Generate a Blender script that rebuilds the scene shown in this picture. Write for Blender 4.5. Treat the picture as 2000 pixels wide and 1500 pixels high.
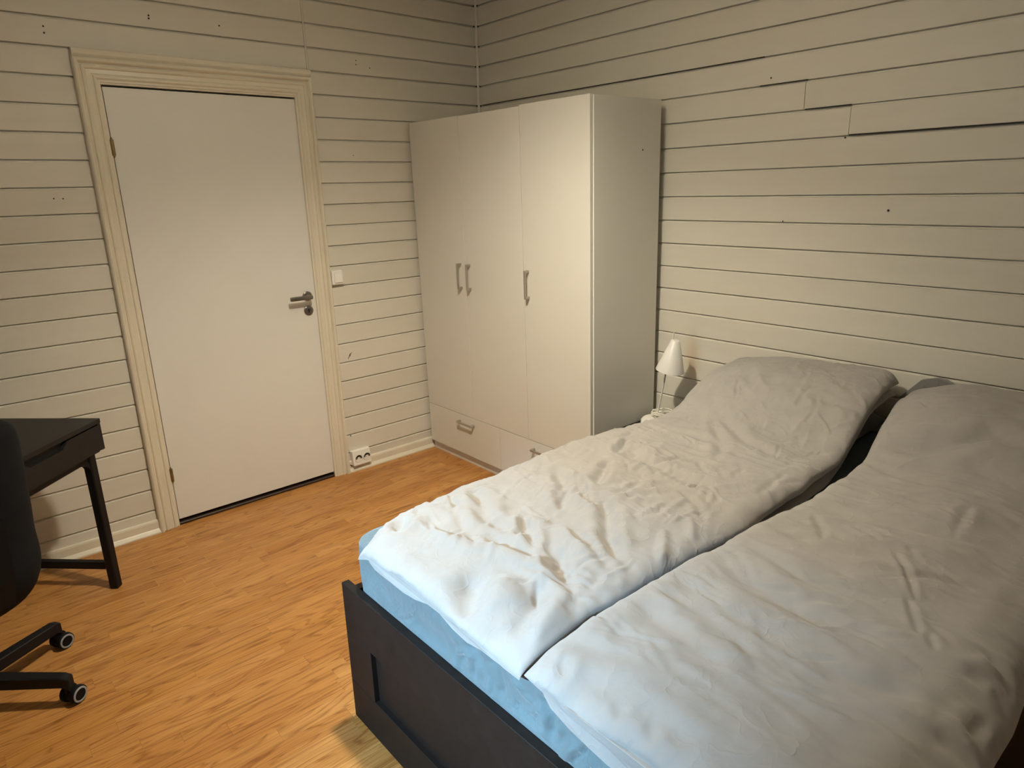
import bpy, bmesh, math, random
import numpy as np
from mathutils import Matrix, Vector, noise

for o in list(bpy.data.objects):
    bpy.data.objects.remove(o)
scene = bpy.context.scene
C = scene.collection
random.seed(7)

# ------------------------------------------------------------------ camera
cam_d = bpy.data.cameras.new('camera')
cam_d.sensor_width = 36.0
cam_d.lens = 36.0 * 1315.2 / 2000.0
cam_d.clip_start = 0.02
cam = bpy.data.objects.new('camera', cam_d)
C.objects.link(cam)
R_ = Vector((0.7524431, -0.6581699, -0.0253333))
U_ = Vector((0.2017822, 0.1937306, 0.9600794))
F_ = Vector((0.6269875, 0.7275169, -0.2785782))
cam.matrix_world = Matrix(((R_.x, U_.x, -F_.x, -2.7644), (R_.y, U_.y, -F_.y, -3.4476),
                           (R_.z, U_.z, -F_.z, 1.5921), (0, 0, 0, 1)))
scene.camera = cam

# ------------------------------------------------------------------ light, exposure
scene.view_settings.view_transform = 'Standard'
scene.view_settings.look = 'None'
scene.view_settings.exposure = 0.0
scene.view_settings.gamma = 1.0
scene.view_settings.use_curve_mapping = False
WARM = (1.0, 0.91, 0.73)
LAMP_POS = (-1.66, -1.80, 2.46)
LAMP_POWER = 170.0
GLOW = 4.0
DISK_POWER = 5.2
FILL_POWER = 100.0
SPOT_ANGLE = 124.0
SPOT_AIM = (-1.33, -1.42, 0.0)
DAY_POWER = 2050.0
DAY_COL = (0.47, 0.74, 1.0)
world = bpy.data.worlds.new('world')
scene.world = world
world.use_nodes = True
world.node_tree.nodes['Background'].inputs['Color'].default_value = (0.55, 0.75, 1.0, 1)
world.node_tree.nodes['Background'].inputs['Strength'].default_value = 1.6
WX, WY0, WY1, WZ0, WZ1 = -3.75, -2.98, -2.10, 0.85, 2.10      # window opening in the left wall
day_d = bpy.data.lights.new('daylight', 'AREA')
day_d.shape = 'RECTANGLE'
day_d.size = 1.0
day_d.size_y = 0.8
day_d.energy = DAY_POWER
day_d.color = DAY_COL
day = bpy.data.objects.new('daylight', day_d)
C.objects.link(day)
day.location = (WX - 2.75, -3.0, 3.85)            # the bright gap of sky outside the window
day.rotation_euler = (Vector((-2.2, -2.5, 0.8)) - day.location).to_track_quat('-Z', 'Y').to_euler()

# ------------------------------------------------------------------ materials
def new_mat(name):
    m = bpy.data.materials.new(name)
    m.use_nodes = True
    nt = m.node_tree
    return m, nt, nt.nodes['Principled BSDF']

def link(nt, a, b):
    nt.links.new(a, b)

def node(nt, t, **kw):
    n = nt.nodes.new(t)
    for k, v in kw.items():
        setattr(n, k, v)
    return n

def mathn(nt, op, a, b=None, c=None):
    n = node(nt, 'ShaderNodeMath', operation=op)
    for i, v in enumerate((a, b, c)):
        if v is None:
            continue
        if isinstance(v, (int, float)):
            n.inputs[i].default_value = v
        else:
            link(nt, v, n.inputs[i])
    return n.outputs[0]

def mixc(nt, fac, a, b, blend='MIX'):
    n = node(nt, 'ShaderNodeMix', data_type='RGBA', blend_type=blend)
    if isinstance(fac, (int, float)):
        n.inputs[0].default_value = fac
    else:
        link(nt, fac, n.inputs[0])
    for i, v in ((6, a), (7, b)):
        if isinstance(v, tuple):
            n.inputs[i].default_value = (*v, 1) if len(v) == 3 else v
        else:
            link(nt, v, n.inputs[i])
    return n.outputs[2]

def pos_noise(nt, scale, detail=3.0, rough=0.5, vec=None, distortion=0.0):
    """noise on world position stretched by scale (x, y, z)"""
    if vec is None:
        vec = node(nt, 'ShaderNodeNewGeometry').outputs['Position']
    mp = node(nt, 'ShaderNodeMapping')
    mp.inputs['Scale'].default_value = scale
    link(nt, vec, mp.inputs['Vector'])
    n = node(nt, 'ShaderNodeTexNoise')
    n.inputs['Scale'].default_value = 1.0
    n.inputs['Detail'].default_value = detail
    n.inputs['Roughness'].default_value = rough
    n.inputs['Distortion'].default_value = distortion
    link(nt, mp.outputs[0], n.inputs['Vector'])
    return n.outputs['Fac']

def ramp(nt, fac, stops):
    n = node(nt, 'ShaderNodeValToRGB')
    el = n.color_ramp.elements
    while len(el) < len(stops):
        el.new(0.5)
    for e, (p, c) in zip(el, stops):
        e.position = p
        e.color = (*c, 1) if len(c) == 3 else c
    link(nt, fac, n.inputs[0])
    return n.outputs[0]

def bump(nt, bsdf, h, strength, dist):
    b = node(nt, 'ShaderNodeBump')
    b.inputs['Strength'].default_value = strength
    b.inputs['Distance'].default_value = dist
    link(nt, h, b.inputs['Height'])
    link(nt, b.outputs[0], bsdf.inputs['Normal'])
    return b

def paint(name, col, rough=0.45, var=0.06, scale=(3, 3, 9), bump_d=0.0006, spec=0.4):
    m, nt, b = new_mat(name)
    n = pos_noise(nt, scale, 4, 0.6)
    dark = tuple(c * (1 - var) for c in col)
    lite = tuple(min(1, c * (1 + var * 0.6)) for c in col)
    link(nt, ramp(nt, n, [(0.3, dark), (0.7, lite)]), b.inputs['Base Color'])
    b.inputs['Roughness'].default_value = rough
    b.inputs['Specular IOR Level'].default_value = spec
    if bump_d:
        bump(nt, b, pos_noise(nt, (55, 55, 130), 3, 0.6), 0.35, bump_d)
    return m

def plank_paint():
    m, nt, b = new_mat('painted_plank')
    oi = node(nt, 'ShaderNodeObjectInfo')
    base = ramp(nt, oi.outputs['Random'], [(0.0, (0.66, 0.625, 0.535)), (1.0, (0.705, 0.67, 0.58))])
    n = pos_noise(nt, (2.0, 2.0, 14.0), 5, 0.65)
    base = mixc(nt, mathn(nt, 'MULTIPLY', ramp(nt, n, [(0.42, (0, 0, 0)), (0.75, (1, 1, 1))]), 0.16), base, (0.52, 0.46, 0.35))
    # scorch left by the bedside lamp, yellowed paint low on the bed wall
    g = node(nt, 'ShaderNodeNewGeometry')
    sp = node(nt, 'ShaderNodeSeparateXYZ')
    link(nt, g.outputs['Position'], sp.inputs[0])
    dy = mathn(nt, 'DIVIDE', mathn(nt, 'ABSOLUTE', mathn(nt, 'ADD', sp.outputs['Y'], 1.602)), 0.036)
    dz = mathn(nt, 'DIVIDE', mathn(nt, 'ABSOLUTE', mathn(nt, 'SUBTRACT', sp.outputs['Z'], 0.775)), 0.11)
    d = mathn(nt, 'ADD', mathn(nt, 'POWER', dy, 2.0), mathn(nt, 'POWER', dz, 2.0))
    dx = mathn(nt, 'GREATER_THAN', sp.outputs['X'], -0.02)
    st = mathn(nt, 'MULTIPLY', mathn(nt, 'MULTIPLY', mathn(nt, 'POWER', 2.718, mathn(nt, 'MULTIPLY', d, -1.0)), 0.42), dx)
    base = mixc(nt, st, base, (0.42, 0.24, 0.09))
    link(nt, base, b.inputs['Base Color'])
    b.inputs['Roughness'].default_value = 0.48
    b.inputs['Specular IOR Level'].default_value = 0.35
    bump(nt, b, pos_noise(nt, (9, 9, 160), 4, 0.6), 0.3, 0.0008)
    return m

def floor_wood():
    m, nt, b = new_mat('laminate_wood')
    oi = node(nt, 'ShaderNodeObjectInfo')
    g = node(nt, 'ShaderNodeNewGeometry')
    rnd = mathn(nt, 'FRACT', mathn(nt, 'ADD', oi.outputs['Random'], g.outputs['Random Per Island']))
    comb = node(nt, 'ShaderNodeCombineXYZ')
    link(nt, mathn(nt, 'MULTIPLY', rnd, 37.0), comb.inputs[0])
    link(nt, mathn(nt, 'MULTIPLY', rnd, 53.0), comb.inputs[1])
    link(nt, mathn(nt, 'MULTIPLY', rnd, 91.0), comb.inputs[2])
    va = node(nt, 'ShaderNodeVectorMath', operation='ADD')
    link(nt, g.outputs['Position'], va.inputs[0])
    link(nt, comb.outputs[0], va.inputs[1])
    v = va.outputs[0]
    # cathedral figure: level lines of a stretched field
    f = pos_noise(nt, (1.6, 13.0, 1.0), 2, 0.5, v, 0.35)
    ring = mathn(nt, 'FRACT', mathn(nt, 'MULTIPLY', f, 11.0))
    fig = ramp(nt, ring, [(0.0, (0.75, 0.75, 0.75)), (0.25, (0.1, 0.1, 0.1)), (0.8, (0.25, 0.25, 0.25)), (1.0, (0.95, 0.95, 0.95))])
    fib = pos_noise(nt, (5.0, 230.0, 1.0), 4, 0.65, v)
    mott = pos_noise(nt, (2.2, 9.0, 1.0), 2, 0.5, v)
    dark = mathn(nt, 'ADD', mathn(nt, 'MULTIPLY', fig, 0.75), mathn(nt, 'ADD', mathn(nt, 'MULTIPLY', mathn(nt, 'SUBTRACT', fib, 0.40), 1.5),
                 mathn(nt, 'MULTIPLY', mathn(nt, 'SUBTRACT', mott, 0.5), 0.9)))
    tone = ramp(nt, rnd, [(0.0, (0.535, 0.248, 0.066)), (0.3, (0.59, 0.290, 0.086)), (0.55, (0.495, 0.220, 0.056)), (0.8, (0.61, 0.312, 0.098)), (1.0, (0.55, 0.260, 0.064))])
    deep = mixc(nt, 1.0, tone, (0.46, 0.35, 0.25), 'MULTIPLY')
    cl = node(nt, 'ShaderNodeClamp')
    link(nt, dark, cl.inputs[0])
    link(nt, mixc(nt, cl.outputs[0], tone, deep), b.inputs['Base Color'])
    rg = mathn(nt, 'ADD', mathn(nt, 'MULTIPLY', fib, 0.15), 0.30)
    link(nt, rg, b.inputs['Roughness'])
    b.inputs['Specular IOR Level'].default_value = 0.45
    bump(nt, b, fib, 0.12, 0.0006)
    return m

def fabric(name, col, weave=900.0, wr=0.0, rough=0.92, var=0.05, sheen=0.25):
    m, nt, b = new_mat(name)
    g = node(nt, 'ShaderNodeNewGeometry')
    n = pos_noise(nt, (14, 14, 14), 5, 0.65)
    link(nt, ramp(nt, n, [(0.3, tuple(c * (1 - var) for c in col)), (0.7, tuple(c * (1 + var) for c in col))]), b.inputs['Base Color'])
    b.inputs['Roughness'].default_value = rough
    b.inputs['Sheen Weight'].default_value = sheen
    b.inputs['Sheen Roughness'].default_value = 0.5
    b.inputs['Specular IOR Level'].default_value = 0.2
    h = pos_noise(nt, (weave, weave, weave), 2, 0.5)
    b1 = bump(nt, b, h, 0.25, 0.0006)
    if wr:
        hs = None
        for sc, k, amp in ((9.0, 12.0, 0.8), (19.0, 9.0, 0.5)):
            nz = pos_noise(nt, (sc, sc, sc), 2, 0.5, distortion=0.6)
            rd = mathn(nt, 'POWER', 2.718, mathn(nt, 'MULTIPLY', mathn(nt, 'ABSOLUTE', mathn(nt, 'SUBTRACT', nz, 0.5)), -k * 2.0))
            msk = ramp(nt, pos_noise(nt, (sc * 0.45, sc * 0.45, sc * 0.45), 1, 0.5), [(0.42, (0, 0, 0)), (0.62, (1, 1, 1))])
            t = mathn(nt, 'MULTIPLY', mathn(nt, 'MULTIPLY', rd, msk), amp)
            hs = t if hs is None else mathn(nt, 'ADD', hs, t)
        hs = mathn(nt, 'ADD', hs, mathn(nt, 'MULTIPLY', pos_noise(nt, (34, 34, 34), 5, 0.6), 0.35))
        b2 = node(nt, 'ShaderNodeBump')
        b2.inputs['Strength'].default_value = 1.0
        b2.inputs['Distance'].default_value = wr
        link(nt, hs, b2.inputs['Height'])
        link(nt, b2.outputs[0], b1.inputs['Normal'])
    return m

def simple(name, col, rough=0.5, metal=0.0, spec=0.5, bumpy=0.0, var=0.08):
    m, nt, b = new_mat(name)
    n = pos_noise(nt, (30, 30, 30), 4, 0.6)
    link(nt, ramp(nt, n, [(0.3, tuple(c * (1 - var) for c in col)), (0.7, tuple(min(1, c * (1 + var)) for c in col))]), b.inputs['Base Color'])
    b.inputs['Roughness'].default_value = rough
    b.inputs['Metallic'].default_value = metal
    b.inputs['Specular IOR Level'].default_value = spec
    if bumpy:
        bump(nt, b, pos_noise(nt, (400, 400, 400), 2, 0.5), 0.3, bumpy)
    return m

def emit(name, col, strength):
    m, nt, b = new_mat(name)
    b.inputs['Base Color'].default_value = (*col, 1)
    b.inputs['Emission Color'].default_value = (*col, 1)
    b.inputs['Emission Strength'].default_value = strength
    return m

M = {}
M['plank'] = plank_paint()
M['floor'] = floor_wood()
M['wall'] = paint('wall_backing', (0.55, 0.49, 0.38), 0.6)
M['plaster'] = paint('plain_white_paint', (0.84, 0.82, 0.76), 0.7)
M['casing'] = paint('cream_gloss_paint', (0.735, 0.675, 0.54), 0.35, 0.05, (5, 5, 5))
M['door'] = paint('door_white', (0.745, 0.725, 0.665), 0.42, 0.02, (4, 4, 4), 0.0003)
M['ward'] = paint('melamine_white', (0.69, 0.665, 0.595), 0.40, 0.015, (4, 4, 4), 0.0002)
M['ward_edge_lit'] = paint('melamine_edge_lit', (0.86, 0.84, 0.76), 0.40, 0.015, (4, 4, 4), 0.0002)  # paler than the panels: the light on the carcass edge is painted in
M['plastic'] = simple('white_plastic', (0.84, 0.81, 0.74), 0.35, var=0.02)
M['lamp_white'] = simple('lamp_white_enamel', (0.74, 0.72, 0.68), 0.4, var=0.02)
M['cord'] = simple('cream_cord', (0.78, 0.75, 0.64), 0.5, var=0.03)
M['steel'] = simple('brushed_steel', (0.50, 0.47, 0.42), 0.38, 0.9, var=0.05)
M['chrome'] = simple('dark_chrome', (0.20, 0.18, 0.15), 0.30, 0.75, var=0.05)
M['brass'] = simple('aged_brass', (0.27, 0.19, 0.09), 0.45, 0.8, var=0.2)
M['hole'] = simple('dark_hole', (0.03, 0.022, 0.015), 0.9)
M['thresh'] = simple('dark_threshold_wood', (0.045, 0.026, 0.018), 0.5, var=0.3)
M['black_wood'] = simple('black_brown_foil', (0.0135, 0.0095, 0.0075), 0.55, spec=0.16, bumpy=0.0004, var=0.15)
M['black_desk'] = simple('black_desk_foil', (0.013, 0.012, 0.0115), 0.5, spec=0.3, bumpy=0.0003, var=0.15)
M['black_steel'] = simple('black_powder_steel', (0.007, 0.007, 0.008), 0.5, spec=0.25)
M['black_plastic'] = simple('black_plastic', (0.006, 0.006, 0.007), 0.6, spec=0.15)
M['grey_rubber'] = simple('grey_rubber', (0.30, 0.30, 0.31), 0.6)
M['chair_fab'] = fabric('charcoal_chair_fabric', (0.0065, 0.007, 0.0085), 700, 0.0, 0.95, 0.2, 0.0)
M['duvet'] = fabric('warm_grey_cotton', (0.315, 0.293, 0.268), 800, 0.0016)
M['pillow'] = fabric('grey_pillow_cotton', (0.22, 0.208, 0.195), 800, 0.003)
M['sheet'] = fabric('blue_grey_sheet', (0.105, 0.140, 0.147), 900, 0.003)
M['bulb'] = emit('warm_diffuser', WARM, GLOW)

def glass_mat():
    m, nt, b = new_mat('window_glass')
    out = nt.nodes['Material Output']
    tr = node(nt, 'ShaderNodeBsdfTransparent')
    gl = node(nt, 'ShaderNodeBsdfGlossy')
    gl.inputs['Roughness'].default_value = 0.02
    fr = node(nt, 'ShaderNodeFresnel')
    mx = node(nt, 'ShaderNodeMixShader')
    link(nt, fr.outputs[0], mx.inputs[0])
    link(nt, tr.outputs[0], mx.inputs[1])
    link(nt, gl.outputs[0], mx.inputs[2])
    link(nt, mx.outputs[0], out.inputs['Surface'])
    return m
M['glass'] = glass_mat()

# ------------------------------------------------------------------ helpers
def obj(name, verts, faces, mat, parent=None, smooth=False, loc=None):
    me = bpy.data.meshes.new(name)
    me.from_pydata([tuple(v) for v in verts], [], [tuple(f) for f in faces])
    me.update()
    if mat is not None:
        me.materials.append(mat)
    if smooth:
        me.polygons.foreach_set('use_smooth', [True] * len(me.polygons))
    o = bpy.data.objects.new(name, me)
    C.objects.link(o)
    if loc is not None:
        o.location = loc
    if parent is not None:
        o.parent = parent
    return o

def from_bm(name, bm, mat, parent=None, smooth=False, angle=None):
    bmesh.ops.recalc_face_normals(bm, faces=bm.faces)
    me = bpy.data.meshes.new(name)
    bm.to_mesh(me)
    bm.free()
    me.materials.append(mat)
    if smooth:
        me.polygons.foreach_set('use_smooth', [True] * len(me.polygons))
        if angle is not None:
            me.set_sharp_from_angle(angle=math.radians(angle))
    o = bpy.data.objects.new(name, me)
    C.objects.link(o)
    if parent is not None:
        o.parent = parent
    return o

def bm_box(bm, x0, x1, y0, y1, z0, z1, bev=0.0, seg=1):
    vs = [bm.verts.new((x, y, z)) for x in (x0, x1) for y in (y0, y1) for z in (z0, z1)]
    fs = [(0, 1, 3, 2), (4, 6, 7, 5), (0, 4, 5, 1), (2, 3, 7, 6), (0, 2, 6, 4), (1, 5, 7, 3)]
    faces = [bm.faces.new([vs[i] for i in f]) for f in fs]
    if bev:
        es = list({e for f in faces for e in f.edges})
        bmesh.ops.bevel(bm, geom=es, offset=bev, segments=seg, affect='EDGES', profile=0.5)

def box(name, x0, x1, y0, y1, z0, z1, mat, parent=None, bev=0.0, seg=1):
    bm = bmesh.new()
    bm_box(bm, min(x0, x1), max(x0, x1), min(y0, y1), max(y0, y1), min(z0, z1), max(z0, z1), bev, seg)
    return from_bm(name, bm, mat, parent)

def bm_cyl(bm, p0, p1, r0, r1=None, n=20, cap=True):
    r1 = r0 if r1 is None else r1
    p0, p1 = Vector(p0), Vector(p1)
    d = (p1 - p0).normalized()
    a = d.orthogonal().normalized()
    b = d.cross(a)
    r = [[bm.verts.new(p + (a * math.cos(2 * math.pi * i / n) + b * math.sin(2 * math.pi * i / n)) * rr) for i in range(n)]
         for p, rr in ((p0, r0), (p1, r1))]
    for i in range(n):
        bm.faces.new((r[0][i], r[0][(i + 1) % n], r[1][(i + 1) % n], r[1][i]))
    if cap:
        bm.faces.new(r[0][::-1])
        bm.faces.new(r[1])

def cyl(name, p0, p1, r0, mat, parent=None, r1=None, n=20, cap=True):
    bm = bmesh.new()
    bm_cyl(bm, p0, p1, r0, r1, n, cap)
    return from_bm(name, bm, mat, parent, True, 40)

def lathe(name, prof, mat, parent=None, origin=(0, 0, 0), axis=(0, 0, 1), n=28):
    """revolve (radius, height) pairs round an axis"""
    ax = Vector(axis).normalized()
    a = ax.orthogonal().normalized()
    b = ax.cross(a)
    og = Vector(origin)
    bm = bmesh.new()
    rings = []
    for r, h in prof:
        if r < 1e-6:
            rings.append([bm.verts.new(og + ax * h)])
        else:
            rings.append([bm.verts.new(og + ax * h + (a * math.cos(2 * math.pi * i / n) + b * math.sin(2 * math.pi * i / n)) * r) for i in range(n)])
    for r0, r1 in zip(rings, rings[1:]):
        for i in range(n):
            j = (i + 1) % n
            if len(r0) == 1 and len(r1) == 1:
                continue
            if len(r0) == 1:
                bm.faces.new((r0[0], r1[j], r1[i]))
            elif len(r1) == 1:
                bm.faces.new((r0[i], r0[j], r1[0]))
            else:
                bm.faces.new((r0[i], r0[j], r1[j], r1[i]))
    return from_bm(name, bm, mat, parent, True, 40)

def tube(name, pts, r, mat, parent=None, n=8):
    pts = [Vector(p) for p in pts]
    bm = bmesh.new()
    rings = []
    up = Vector((0, 0, 1))
    for i, p in enumerate(pts):
        d = (pts[min(i + 1, len(pts) - 1)] - pts[max(i - 1, 0)]).normalized()
        a = d.cross(up)
        a = a.normalized() if a.length > 1e-4 else d.orthogonal().normalized()
        b = a.cross(d)
        rings.append([bm.verts.new(p + (a * math.cos(2 * math.pi * k / n) + b * math.sin(2 * math.pi * k / n)) * r) for k in range(n)])
    for r0, r1 in zip(rings, rings[1:]):
        for k in range(n):
            bm.faces.new((r0[k], r0[(k + 1) % n], r1[(k + 1) % n], r1[k]))
    bm.faces.new(rings[0][::-1])
    bm.faces.new(rings[-1])
    return from_bm(name, bm, mat, parent, True)

def sweep(name, prof, p0, p1, outdir, updir, mat, parent=None, cut0=0.0, cut1=0.0):
    """extrude a profile (out, up) from p0 to p1; cut0/cut1 slide the ends along the run by up * cut (mitres)"""
    p0, p1, od, ud = Vector(p0), Vector(p1), Vector(outdir), Vector(updir)
    d = (p1 - p0).normalized()
    n = len(prof)
    vs = [p0 + od * a + ud * b + d * (b * cut0) for a, b in prof] + [p1 + od * a + ud * b - d * (b * cut1) for a, b in prof]
    fs = [(i, (i + 1) % n, n + (i + 1) % n, n + i) for i in range(n)] + [tuple(range(n))[::-1], tuple(range(n, 2 * n))]
    bm = bmesh.new()
    bv = [bm.verts.new(v) for v in vs]
    for f in fs:
        bm.faces.new([bv[i] for i in f])
    return from_bm(name, bm, mat, parent)

def tag(o, label=None, cat=None, group=None, kind=None):
    if label:
        o['label'] = label
    if cat:
        o['category'] = cat
    if group:
        o['group'] = group
    if kind:
        o['kind'] = kind
    return o

def empty(name, loc, rot=(0, 0, 0)):
    o = bpy.data.objects.new(name, None)
    o.empty_display_size = 0.1
    C.objects.link(o)
    o.location = loc
    o.rotation_euler = rot
    return o

# ------------------------------------------------------------------ room shell
XL, YF, ZC = -3.75, -4.45, 2.82
PITCH, Z0 = 0.109, 2.51759
DXL, DXR, DTOP = -2.130, -1.090, 2.158          # outer edges of the door casing

wall_back = box('wall_back', XL - 0.15, 0.15, 0.055, 0.15, -0.1, ZC + 0.1, M['wall'])
tag(wall_back, 'white horizontally planked wall with the door in it', None, None, 'structure')
wall_right = box('wall_right', 0.055, 0.15, YF - 0.15, 0.055, -0.1, ZC + 0.1, M['wall'])
tag(wall_right, 'white horizontally planked wall at the head of the bed', None, None, 'structure')
wall_front = box('wall_front', XL - 0.15, 0.055, YF - 0.15, YF, -0.1, ZC + 0.1, M['plaster'])
tag(wall_front, 'plain white wall behind the viewer', None, None, 'structure')
bm = bmesh.new()
for y0, y1, z0, z1 in ((YF, WY0, -0.1, ZC + 0.1), (WY1, 0.055, -0.1, ZC + 0.1), (WY0, WY1, -0.1, WZ0), (WY0, WY1, WZ1, ZC + 0.1)):
    bm_box(bm, XL - 0.15, XL, y0, y1, z0, z1)
wall_left = from_bm('wall_left', bm, M['plaster'])
tag(wall_left, 'plain white wall with the window opening', None, None, 'structure')
ceiling = box('ceiling', XL, 0.055, YF, 0.055, ZC, ZC + 0.1, M['plaster'])
tag(ceiling, 'plain white ceiling', None, None, 'structure')

# window in the left wall: where the daylight enters
win = empty('window_1', (XL - 0.06, (WY0 + WY1) / 2, WZ0))
tag(win, 'white framed window in the left wall', None, None, 'structure')
hw, hh = (WY1 - WY0) / 2, WZ1 - WZ0
for a in (box('window_frame', -0.03, 0.03, -hw, -hw + 0.05, 0, hh, M['plastic'], win), box('window_frame', -0.03, 0.03, hw - 0.05, hw, 0, hh, M['plastic'], win),
          box('window_frame', -0.03, 0.03, -hw + 0.05, hw - 0.05, 0, 0.05, M['plastic'], win), box('window_frame', -0.03, 0.03, -hw + 0.05, hw - 0.05, hh - 0.05, hh, M['plastic'], win),
          box('mullion', -0.025, 0.025, -0.025, 0.025, 0.05, hh - 0.05, M['plastic'], win),
          box('window_sill', 0.06, 0.14, -hw - 0.05, hw + 0.05, -0.03, 0.0, M['plastic'], win),
          box('pane', -0.003, 0.003, -hw + 0.05, -0.025, 0.05, hh - 0.05, M['glass'], win),
          box('pane', -0.003, 0.003, 0.025, hw - 0.05, 0.05, hh - 0.05, M['glass'], win)):
    pass

# planks -----------------------------------------------------------
def plank_profile(zt, zb, bow=0.0):
    """(out, z) loop; out is the distance towards the room, 0 = face"""
    return [(-0.018, zt + 0.0035), (-0.0130, zt + 0.0035), (-0.0130, zt - 0.0028), (-0.0072, zt - 0.0036), (-0.0064, zt - 0.0080), (-0.0012, zt - 0.0092), (0.0 + bow, zt - 0.0104),
            (0.0 + bow, zb + 0.0028), (-0.0008, zb + 0.0013), (-0.0030, zb + 0.0008), (-0.018, zb + 0.0045)]

rng = random.Random(3)
def plank(parent, wall, a0, a1, k, dz=0.0):
    zt = Z0 - k * PITCH
    zb = zt - PITCH
    if zb < 0.0:
        zb = 0.002
    zt = min(zt, ZC)
    prof = plank_profile(zt + dz, zb + dz, rng.uniform(-0.0008, 0.0004))
    if wall == 'back':
        return sweep('plank', prof, (a0, 0, 0), (a1, 0, 0), (0, -1, 0), (0, 0, 1), M['plank'], parent)
    return sweep('plank', prof, (0, a0, 0), (0, a1, 0), (-1, 0, 0), (0, 0, 1), M['plank'], parent)

JX = -1.0945                                      # upright joint over the right edge of the door
for k in range(-3, 23):
    zt, zb = Z0 - k * PITCH, Z0 - (k + 1) * PITCH
    plank(wall_back, 'back', JX + 0.006 if zb > 2.07 else -1.1, -0.0105, k)
    if zb > 2.07:
        plank(wall_back, 'back', XL + 0.002, JX - 0.006, k)
    else:
        plank(wall_back, 'back', XL + 0.002, -2.10, k)
for k in range(-3, 23):
    zt = Z0 - k * PITCH
    ends = [-0.0105, YF + 0.002]
    if k == 5:
        ends = [-0.0105, -2.055, YF + 0.002]
    if k == 6:
        ends = [-0.0105, -2.2405, YF + 0.002]
    if k == 12:
        ends = [-0.0105, -2.95, YF + 0.002]
    for i in range(len(ends) - 1):
        dz = 0.0
        if k == 6 and i == 1:
            dz = 0.0022                             # this board has slipped: the dark crack under it
        plank(wall_right, 'right', ends[i] - (0.0008 if i else 0), ends[i + 1] + (0.0008 if i < len(ends) - 2 else 0), k, dz)

# cracks that have opened under the slipped boards (dark shadow gaps)
def crack(y0, y1, z, t):
    o = box('plank_gap', -0.0016, 0.004, y0, y1, z - t / 2, z + t / 2, M['hole'], wall_right)
crack(-3.1, -2.243, Z0 - 7 * PITCH + 0.001, 0.0042)
crack(-2.24, -2.06, Z0 - 6 * PITCH + 0.0005, 0.0034)
crack(-2.062, -1.86, Z0 - 5 * PITCH + 0.0005, 0.0026)
crack(-1.87, -0.03, Z0 - 4 * PITCH + 0.0005, 0.0024)

# nail holes and scuffs
for x, z, r in ((-1.804, 2.348, .004), (-1.805, 2.336, .004), (-2.202, 2.259, .0035), (-2.203, 2.235, .0035), (-1.508, 2.343, .0035), (-0.818, 2.26, .003),
                (-0.82, 2.24, .003), (-0.739, 2.23, .003), (-0.881, 1.785, .0022), (-2.286, 1.6, .003), (-2.253, 1.599, .003)):
    cyl('nail_hole', (x, 0.0015, z), (x, -0.0012, z), r, M['hole'], wall_back, n=8)
for y, z, r in ((-1.906, 1.998, .0035), (-2.418, 1.478, .0045), (-2.23, 1.747, .0035), (-2.008, 1.432, .003)):
    cyl('nail_hole', (0.0015, y, z), (-0.0012, y, z), r, M['hole'], wall_right, n=8)
# little holes where the board grooves meet the corner strip
for k in range(-1, 5):
    z = Z0 - k * PITCH - 0.001
    cyl('groove_hole', (-0.0135, 0.004, z), (-0.0135, -0.0006, z), 0.0042, M['hole'], wall_back, n=8)
    cyl('groove_hole', (0.004, -0.0135, z), (-0.0006, -0.0135, z), 0.0042, M['hole'], wall_right, n=8)
# scuff by the door: a few dark strokes gouged in the paint
bm = bmesh.new()
for (xa, za), (xb, zb), w in (((-1.023, .682), (-1.010, .709), .0016), ((-1.017, .697), (-0.998, .716), .0018), ((-1.014, .706), (-1.009, .692), .002), ((-1.025, .678), (-1.021, .690), .001)):
    d = Vector((xb - xa, 0, zb - za)).normalized()
    nrm = Vector((-d.z, 0, d.x)) * w
    a, b = Vector((xa, -0.0011, za)), Vector((xb, -0.0011, zb))
    m_ = (a + b) / 2
    top = [a, m_ + nrm, b, m_ - nrm]
    v1 = [bm.verts.new(v) for v in top]
    v2 = [bm.verts.new(v + Vector((0, .003, 0))) for v in top]
    bm.faces.new(v1)
    for i in range(4):
        bm.faces.new((v1[i], v1[(i + 1) % 4], v2[(i + 1) % 4], v2[i]))
from_bm('scuff_mark', bm, M['hole'], wall_back)
cyl('nail_hole', (-1.056, 0.001, .22), (-1.056, -0.0012, .22), 0.004, M['thresh'], wall_back, n=8)

# corner strip and upright batten
q = [(0.0, 0.0)] + [(0.011 * math.cos(t), 0.011 * math.sin(t)) for t in np.linspace(0, math.pi / 2, 6)]
trim = sweep('trim_1', [(a, b) for a, b in q], (0.0, 0.0, 0.0), (0.0, 0.0, ZC), (-1, 0, 0), (0, -1, 0), M['plank'])
tag(trim, 'white painted corner strip between the two planked walls', None, None, 'structure')
trim2 = sweep('trim_2', [(-0.004, -0.0055), (0.0008, -0.0045), (0.0025, -0.002), (0.0025, 0.002), (0.0008, 0.0045), (-0.004, 0.0055)], (JX, 0, DTOP + 0.02), (JX, 0, ZC), (0, -1, 0), (1, 0, 0), M['plank'])
tag(trim2, 'white upright strip above the right edge of the door', None, None, 'structure')

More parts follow.
